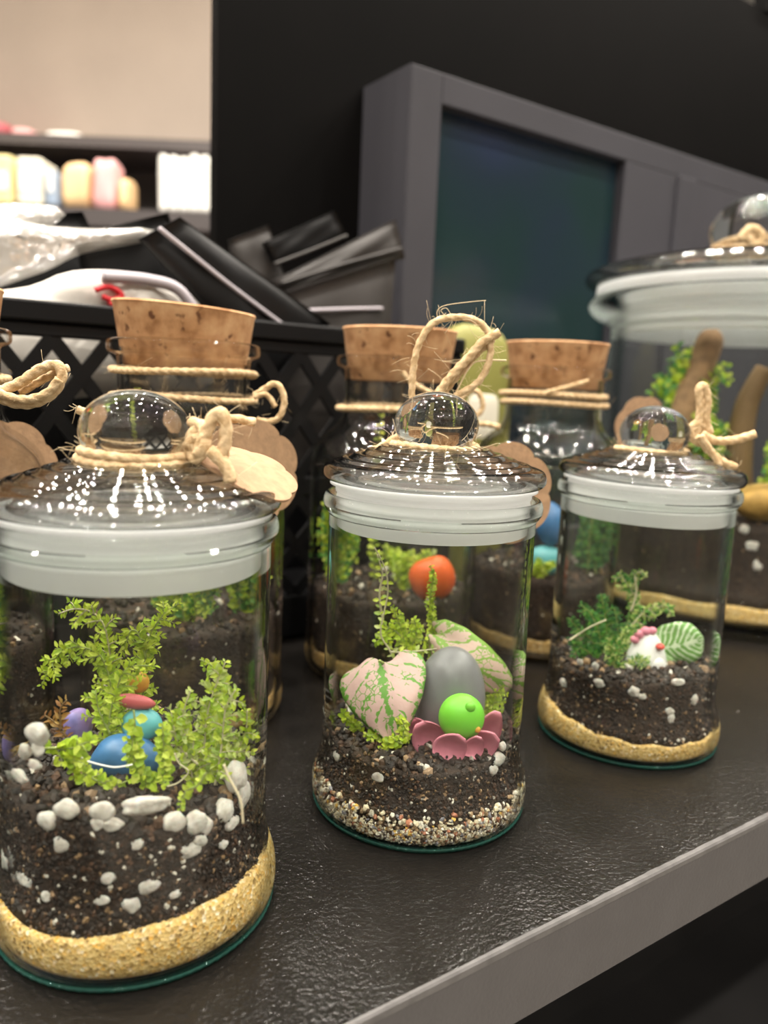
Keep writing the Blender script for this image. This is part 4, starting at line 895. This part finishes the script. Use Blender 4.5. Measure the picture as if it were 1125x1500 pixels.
twine('jute twine on the raised lid standing up in a tall loop', (JB[0], JB[1], zkB), [
    ('neck_loop', ring_pts(JB, .0150, zkB), .0013),
    ('tall_loop', px([(640, 650), (618, 625), (604, 585), (607, 530), (618, 495), (640, 470), (680, 465), (708, 477), (718, 500), (716, 530), (700, 560), (668, 580), (640, 600)], YB + .016), .00125),
    ('twine_end', px([(628, 610), (640, 580), (662, 550), (688, 522), (708, 500), (732, 487)], YB + .015), .0016),
    ('twine_end', px([(636, 608), (650, 576), (672, 548), (696, 520), (722, 496)], YB + .0175), .0014),
    ('twine_end', px([(606, 635), (585, 640), (560, 655), (536, 666)], YB + .010), .0017),
    ('twine_end', px([(604, 625), (590, 636), (570, 655), (548, 664)], YB + .013), .0015)], 150, .011)
v, f = cat_mesh([tube(spl(px([(668, 575), (690, 535), (712, 528), (742, 528)], YB + .016), 6), .00035, 5), tube(spl(px([(650, 478), (640, 460), (650, 448), (690, 442), (712, 440)], YB + .016), 6), .00010, 4), tube(spl(px([(655, 465), (646, 455), (655, 452), (662, 470), (652, 488)], YB + .015), 6), .00010, 4)])
tag(mk('stray_fibres', v, f, 'twine_fibre', kind='stuff'), 'stray wispy fibres above the tall twine loop', 'fibres')
zkC = .1322
twine('jute twine knotted beside the knob of the lid over the white bird', (JC[0], JC[1], zkC), [
    ('neck_loop', ring_pts(JC, .0150, zkC), .0012),
    ('knot', px([(1008, 640), (1022, 622), (1036, 630), (1034, 648), (1018, 645), (1012, 628), (1028, 616)], YC - .004), .0018),
    ('bow_loop', px([(1020, 640), (1026, 600), (1024, 572), (1031, 566), (1036, 585), (1034, 615), (1040, 635)], YC - .004), .0018),
    ('twine_end', px([(1028, 636), (1050, 646), (1078, 644), (1106, 636)], YC - .006), .0018),
    ('twine_end', px([(1020, 640), (1038, 660), (1058, 676), (1078, 684)], YC - .010), .0016),
    ('twine_end', px([(1026, 638), (1046, 668), (1056, 686)], YC - .012), .0014)], 70, .009)
def neck(c, zl, R=.0308, r=.0014): return [('neck_loop', ring_pts(c, R, z, .0006), r) for z in zl]
twine('jute twine wound twice around the neck of the bottle behind the blue stones jar', (BE[0], BE[1], .145), neck(BE, (.1575, .1465)) + [
    ('bow_loop', px([(372, 580), (384, 572), (402, 562), (413, 572), (416, 592), (408, 612), (392, 618), (376, 615)], BE[1] - .02), .0013),
    ('bow_loop', px([(372, 582), (390, 578), (404, 596)], BE[1] - .021), .0011)], 60)
twine('jute twine tied in a small bow on the bottle behind the pink leaf jar', (BF[0], BF[1], .141), neck(BF, (.1435,), .0312, .0015) + [
    ('bow_loop', px([(640, 600), (668, 590), (690, 572), (704, 580), (706, 600), (690, 618), (716, 622), (732, 626)], BF[1] - .018), .0014),
    ('twine_end', px([(590, 545), (606, 562), (640, 580)], BF[1] - .031), .0013)], 40)
twine('jute twine wound around the bottle neck beside the biggest jar', (BG[0], BG[1], .15), neck(BG, (.1545, .1495), .0310, .0016) + [('twine_end', px([(800, 575), (835, 566), (862, 558)], BG[1] - .031), .0013)], 30)
zkD = .2615
twine('jute twine around the large knob of the biggest lid', (JD[0], JD[1], zkD), [('neck_loop', ring_pts(JD, .0335, zkD + .002, .001), .0024), ('neck_loop', ring_pts(JD, .0330, zkD + .0068, .0012), .0022), ('knot', px([(1085, 350), (1100, 335), (1115, 345), (1108, 360), (1092, 345)], JD[1] - .036), .003)], 20)
YH = BH[1] - .036
twine('jute twine bow on the bottle mostly out of view by the basket', (BH[0], BH[1], .15), neck(BH, (.152, .147), .0308) + [
    ('bow_loop', px([(-25, 570), (0, 572), (30, 560), (60, 540), (84, 535), (90, 552), (78, 575), (50, 590), (20, 590), (-10, 578)], YH), .0017),
    ('bow_loop', px([(-20, 565), (10, 580), (40, 585), (70, 575), (86, 555)], YH - .002), .0014),
    ('twine_end', px([(30, 575), (70, 552), (100, 538)], YH + .003), .0013)], 60)
def scallop_tag(label, c, R, ax1, ax2, lobes=7, phase=0.0, amp=0.10):
    ax1 = np.array(ax1, dtype=float); ax1 /= np.linalg.norm(ax1); ax2 = np.array(ax2, dtype=float); ax2 -= ax1 * (ax1 @ ax2); ax2 /= np.linalg.norm(ax2); nr = np.cross(ax1, ax2)
    n = 140; th_ = 0.0007; V = []; F = []
    for sd in (0, 1):
        for k in range(n):
            a = 2 * math.pi * k / n; r = R * (1 - amp + amp * 1.0 * abs(math.sin(lobes * (a + phase) / 2)) ** 0.6)
            bend = 0.12 * R * (math.cos(a) ** 2)
            V.append(np.array(c) + ax1 * r * math.cos(a) + ax2 * r * math.sin(a) + nr * (sd * th_ - bend))
    F = [tuple(range(n - 1, -1, -1)), tuple(range(n, 2 * n))] + [(k, (k + 1) % n, n + (k + 1) % n, n + k) for k in range(n)]
    # fan the faces for a clean bend
    V.append(np.array(c)); V.append(np.array(c) + nr * th_)
    F = [(2 * n, (k + 1) % n, k) for k in range(n)] + [(2 * n + 1, n + k, n + (k + 1) % n) for k in range(n)] + F[2:]
    return tag(mk('gift_tag', V, F, 'kraft', origin=c, auto=0.6), label, 'tag')
scallop_tag('scalloped kraft tag lying on the slope of the lid over the blue stones', at(362, 686, YA + .004), .0155, at(420, 722, YA - .004) - at(330, 660, YA + .006), (0.25, 1.0, 0.10), phase=.5)
scallop_tag('scalloped kraft tag hanging behind the raised lid', at(740, 722, JB[1] + .050), .0220, (1, .15, 0), (0, 0.1, 1), phase=.0)
scallop_tag('scalloped kraft tag hanging on the bottle behind the blue stones jar', at(368, 694, BE[1] - .042), .0215, (.85, .5, 0), (0.0, 0.05, 1), phase=.0)
scallop_tag('scalloped kraft tag on the bottle mostly out of view by the basket', at(8, 690, BH[1] + .002), .0200, (.8, .6, 0), (0, .1, 1), phase=.3)
scallop_tag('scalloped kraft tag on the bottle beside the biggest jar', at(944, 630, BG[1] - .02), .0200, (.9, .4, 0), (0, .1, 1), phase=.2)

yp = thing('olive_pack', on_n(692, 640, .318) * np.array([1, 1, 0]), 'olive yellow rounded pack standing before the poster frame', 'pack')
ya, yb = on_n(642, 474, .318), on_n(744, 474, .318)
hy = (ya[2] + 0.0) / 2; cy_ = (ya + yb) / 2; cy_[2] = hy + .0005
Rm_ = np.array([[U[0], N[0], 0], [U[1], N[1], 0], [0, 0, 1.0]])
mk('pack_body', *lumpy(BOXY, cy_, (np.linalg.norm((yb - ya)[:2]) / 2, .016, hy), .02, 1.2, Rm_), 'pack_olive', yp)
v_, f_ = lumpy(BOXY, cy_ + np.array([0, 0, hy * .35]), (np.linalg.norm((yb - ya)[:2]) / 2 * .62, .0168, hy * .22), .01, 1.2, Rm_); mk('label_panel', v_, f_, 'pack_cream', yp)
# ------------------------------------------------------------------ black lattice basket and its packs
KN, KZ = 0.270, 0.1885
bk_ = thing('storage_basket', un(-0.08, KN + .07, 0), 'black plastic lattice basket full of black pouches and clear bags', 'basket')
ku0, ku1, kd = -0.42, 0.245, 0.150
def bar(name, a, b, mat='basket_plastic', bv=0.0012):
    o = mk(name, *box(a, b), mat, bk_, smooth=False); bevel(o, bv); return o
bar('rim', (ku0, KN - .004, KZ - .010), (ku1, KN + .004, KZ)); bar('rim', (ku0, KN + kd - .004, KZ - .010), (ku1, KN + kd + .004, KZ))
bar('rim', (ku1 - .004, KN, KZ - .010), (ku1 + .004, KN + kd, KZ)); bar('rim', (ku0 - .004, KN, KZ - .010), (ku0 + .004, KN + kd, KZ))
bar('band', (ku0, KN - .0018, KZ - .017), (ku1, KN + .0015, KZ - .010)); bar('band', (ku0, KN - .0018, .002), (ku1, KN + .0015, .028)); bar('band', (ku0, KN - .0012, .088), (ku1, KN + .0012, .100))
bar('base_panel', (ku0, KN, 0.001), (ku1, KN + kd, .004)); bar('back_panel', (ku0, KN + kd - .002, .002), (ku1, KN + kd, KZ - .01)); bar('end_panel', (ku1 - .002, KN, .002), (ku1, KN + kd, KZ - .01)); bar('end_panel', (ku0, KN, .002), (ku0 + .002, KN + kd, KZ - .01))
def strut(u0_, z0_, u1_, z1_, w_=.0042, dn=0.0):
    d = np.array([u1_ - u0_, z1_ - z0_]); d /= np.linalg.norm(d); q = np.array([-d[1], d[0]]) * w_
    c8 = [(u0_ + s * q[0], n_, z0_ + s * q[1]) for n_ in (KN - .0016 + dn, KN + .0012 + dn) for s in (1, -1)] + [(u1_ + s * q[0], n_, z1_ + s * q[1]) for n_ in (KN - .0016 + dn, KN + .0012 + dn) for s in (1, -1)]
    mk('strut', [un(*p) for p in c8], [(0, 1, 3, 2), (4, 6, 7, 5), (0, 4, 5, 1), (2, 3, 7, 6), (0, 2, 6, 4), (1, 5, 7, 3)], 'basket_plastic', bk_, smooth=False)
for (za, zb) in ((.100, KZ - .017), (.028, .088)):
    u = ku0
    while u < ku1 - .025:
        hz_ = (zb - za) / 2
        for q in range(2): strut(u, za + q * hz_, u + .0272, za + (q + 1) * hz_, .0034); strut(u + .0272, za + q * hz_, u, za + (q + 1) * hz_, .0034, dn=.0004)
        u += .0272
def slab(name, label, quad, nq, mat, thick=.007, cat='pouch', seal=None, bulge=1.0, n2=None, floor_=True, prints=()):
    """flat pack standing in the basket: four photo corners on a plane nq behind the shelf edge"""
    Q = [on_n(x, y, nq + (dn[0] if dn else 0)) for (x, y, *dn) in quad]
    th_ = thing(name, ((Q[0] + Q[2]) / 2)[:3] * np.array([1, 1, 0]) + np.array([0, 0, min(q[2] for q in Q)]), label, cat)
    nu = nv = 14; V, F = [], []; N3 = np.array([N[0], N[1], 0])
    for sd in (0, 1):
        for i in range(nu):
            for j in range(nv):
                s, r = i / (nu - 1), j / (nv - 1); p = (Q[0] * (1 - s) + Q[1] * s) * (1 - r) + (Q[3] * (1 - s) + Q[2] * s) * r
                b = (math.sin(math.pi * s) * math.sin(math.pi * r)) ** .5 * thick * bulge * .5 + thick * .12
                b *= 1 + .25 * math.sin(9 * s + 4 * r) * math.sin(7 * r)
                V.append(p + N3 * (b if sd else -b))
    m_ = nu * nv
    for i in range(nu - 1):
        for j in range(nv - 1):
            a = i * nv + j; F += [(a, a + nv, a + nv + 1, a + 1), (m_ + a, m_ + a + 1, m_ + a + nv + 1, m_ + a + nv)]
    for i in range(nu - 1):
        for j in (0, nv - 1): a = i * nv + j; F.append((a, a + nv, m_ + a + nv, m_ + a))
        for j in (0, nu - 1): a = j * nv + i; F.append((a, a + 1, m_ + a + 1, m_ + a))
    fo = {'obj': mk('film', V, F, mat, th_), 'org': th_['org']}
    for (pts, r, mt, nm) in (seal or []):
        P = spl([on_n(x, y, nq - thick * .62) for x, y in pts], 8); v, f = tube(P, r, 8); mk(nm, v, f, mt, fo)
    return th_
slab('zip_pouch', 'black zip pouch with a long pale grey seal leaning across the basket', [(203, 350), (262, 318), (482, 474), (400, 560)], KN + .030, 'black_foil', .010, seal=[([(233, 334), (290, 380), (345, 424), (436, 492)], .0013, 'zip_grey', 'zip_seal')])
slab('zip_pouch', 'black zip pouch standing behind the clear bags', [(110, 345), (245, 312), (330, 560), (150, 560)], KN + .060, 'black_foil', .012)
slab('black_box', 'small black flat box with a grey lower edge on top of the pile', [(384, 356), (488, 310), (506, 346), (402, 388)], KN + .075, 'black_foil', .012, cat='box', bulge=.2, seal=[([(402, 387), (455, 367), (508, 345)], .0011, 'grey_foil', 'edge_strip')])
slab('grey_pouch', 'dark grey pouch with a pale seam slanting up toward the poster frame', [(398, 412), (578, 322), (592, 378), (412, 440)], KN + .070, 'grey_foil', .010, seal=[([(412, 416), (500, 388), (588, 364)], .0014, 'grey_foil', 'seam')])
slab('grey_pouch', 'dark grey pouch with a level pale seam standing at the basket end', [(410, 430), (578, 378), (556, 690), (420, 690)], KN + .052, 'grey_foil', .012, seal=[([(452, 455), (505, 453), (560, 452)], .0013, 'zip_grey', 'seam')])
slab('grey_pouch', 'small grey pouch peeking between the zip pouch and the flat box', [(335, 352), (392, 330), (440, 480), (360, 480)], KN + .085, 'grey_foil', .010)
slab('black_pouch', 'black pouch lying along the back of the basket', [(-120, 330), (120, 310), (240, 560), (-120, 560)], KN + .11, 'black_foil', .012)
def bag(name, label, lst, nq, mat, thick=.02, extra=()):
    P = np.array([on_n(x, y, nq) for x, y in lst]); c = P.mean(0); th_ = thing(name, c * np.array([1, 1, 0]) + np.array([0, 0, P[:, 2].min()]), label, 'bag')
    B = resample(spl(list(P) + [P[0]], 8), .008); n = len(B); V, F = [], []; N3 = np.array([N[0], N[1], 0]); rings = 9; ph = rng.uniform(0, 6, 4)
    for sd in (-1, 1):
        for q in range(rings):
            s = 1 - q / rings
            for k in range(n):
                p = c + (B[k] - c) * s; h = math.sqrt(max(0, 1 - s * s)) * thick * .5
                h *= 1 + .35 * math.sin(70 * (p[0] + p[2]) + ph[0]) * math.sin(55 * (p[2] - p[0]) + ph[1])
                V.append(p + N3 * sd * h + rng.normal(0, .0004, 3) * (q > 0))
        V.append(c + N3 * sd * thick * .5)
    for sd in (0, 1):
        o_ = sd * (rings * n + 1)
        for q in range(rings - 1): F += [(o_ + q * n + k, o_ + q * n + (k + 1) % n, o_ + (q + 1) * n + (k + 1) % n, o_ + (q + 1) * n + k) for k in range(n)]
        F += [(o_ + (rings - 1) * n + k, o_ + (rings - 1) * n + (k + 1) % n, o_ + rings * n) for k in range(n)]
    th_ = {'obj': mk('film', V, F, mat, th_), 'org': th_['org']}
    for (nm, pts, r, mt) in extra:
        v, f = tube(spl([on_n(x, y, nq - thick * .56) for x, y in pts], 8), r, 8); mk(nm, v, f, mt, th_)
bag('clear_bag', 'crinkled clear plastic bag bulging with red print above the basket rim', [(-60, 430), (40, 420), (100, 398), (170, 396), (240, 408), (285, 435), (300, 470), (310, 560), (150, 580), (-60, 580)], KN + .030, 'bag_white', .026,
    [('print_mark', [(140, 425), (160, 420), (178, 432), (165, 440), (150, 434)], .0015, 'red_print'), ('print_mark', [(160, 446), (178, 440), (196, 446)], .0018, 'red_print'), ('fold', [(150, 405), (215, 410), (262, 425), (292, 468)], .0032, 'zip_grey')])
bag('clear_bag', 'crumpled shiny clear bag lying highest on the pile', [(-60, 345), (0, 320), (60, 330), (140, 335), (225, 336), (220, 352), (120, 372), (60, 400), (-60, 430)], KN + .055, 'bag_film', .022)
bag('clear_bag', 'clear bag with bright glints behind the crumpled one', [(-80, 310), (0, 298), (90, 304), (86, 325), (30, 350), (-60, 380)], KN + .085, 'bag_film', .020)
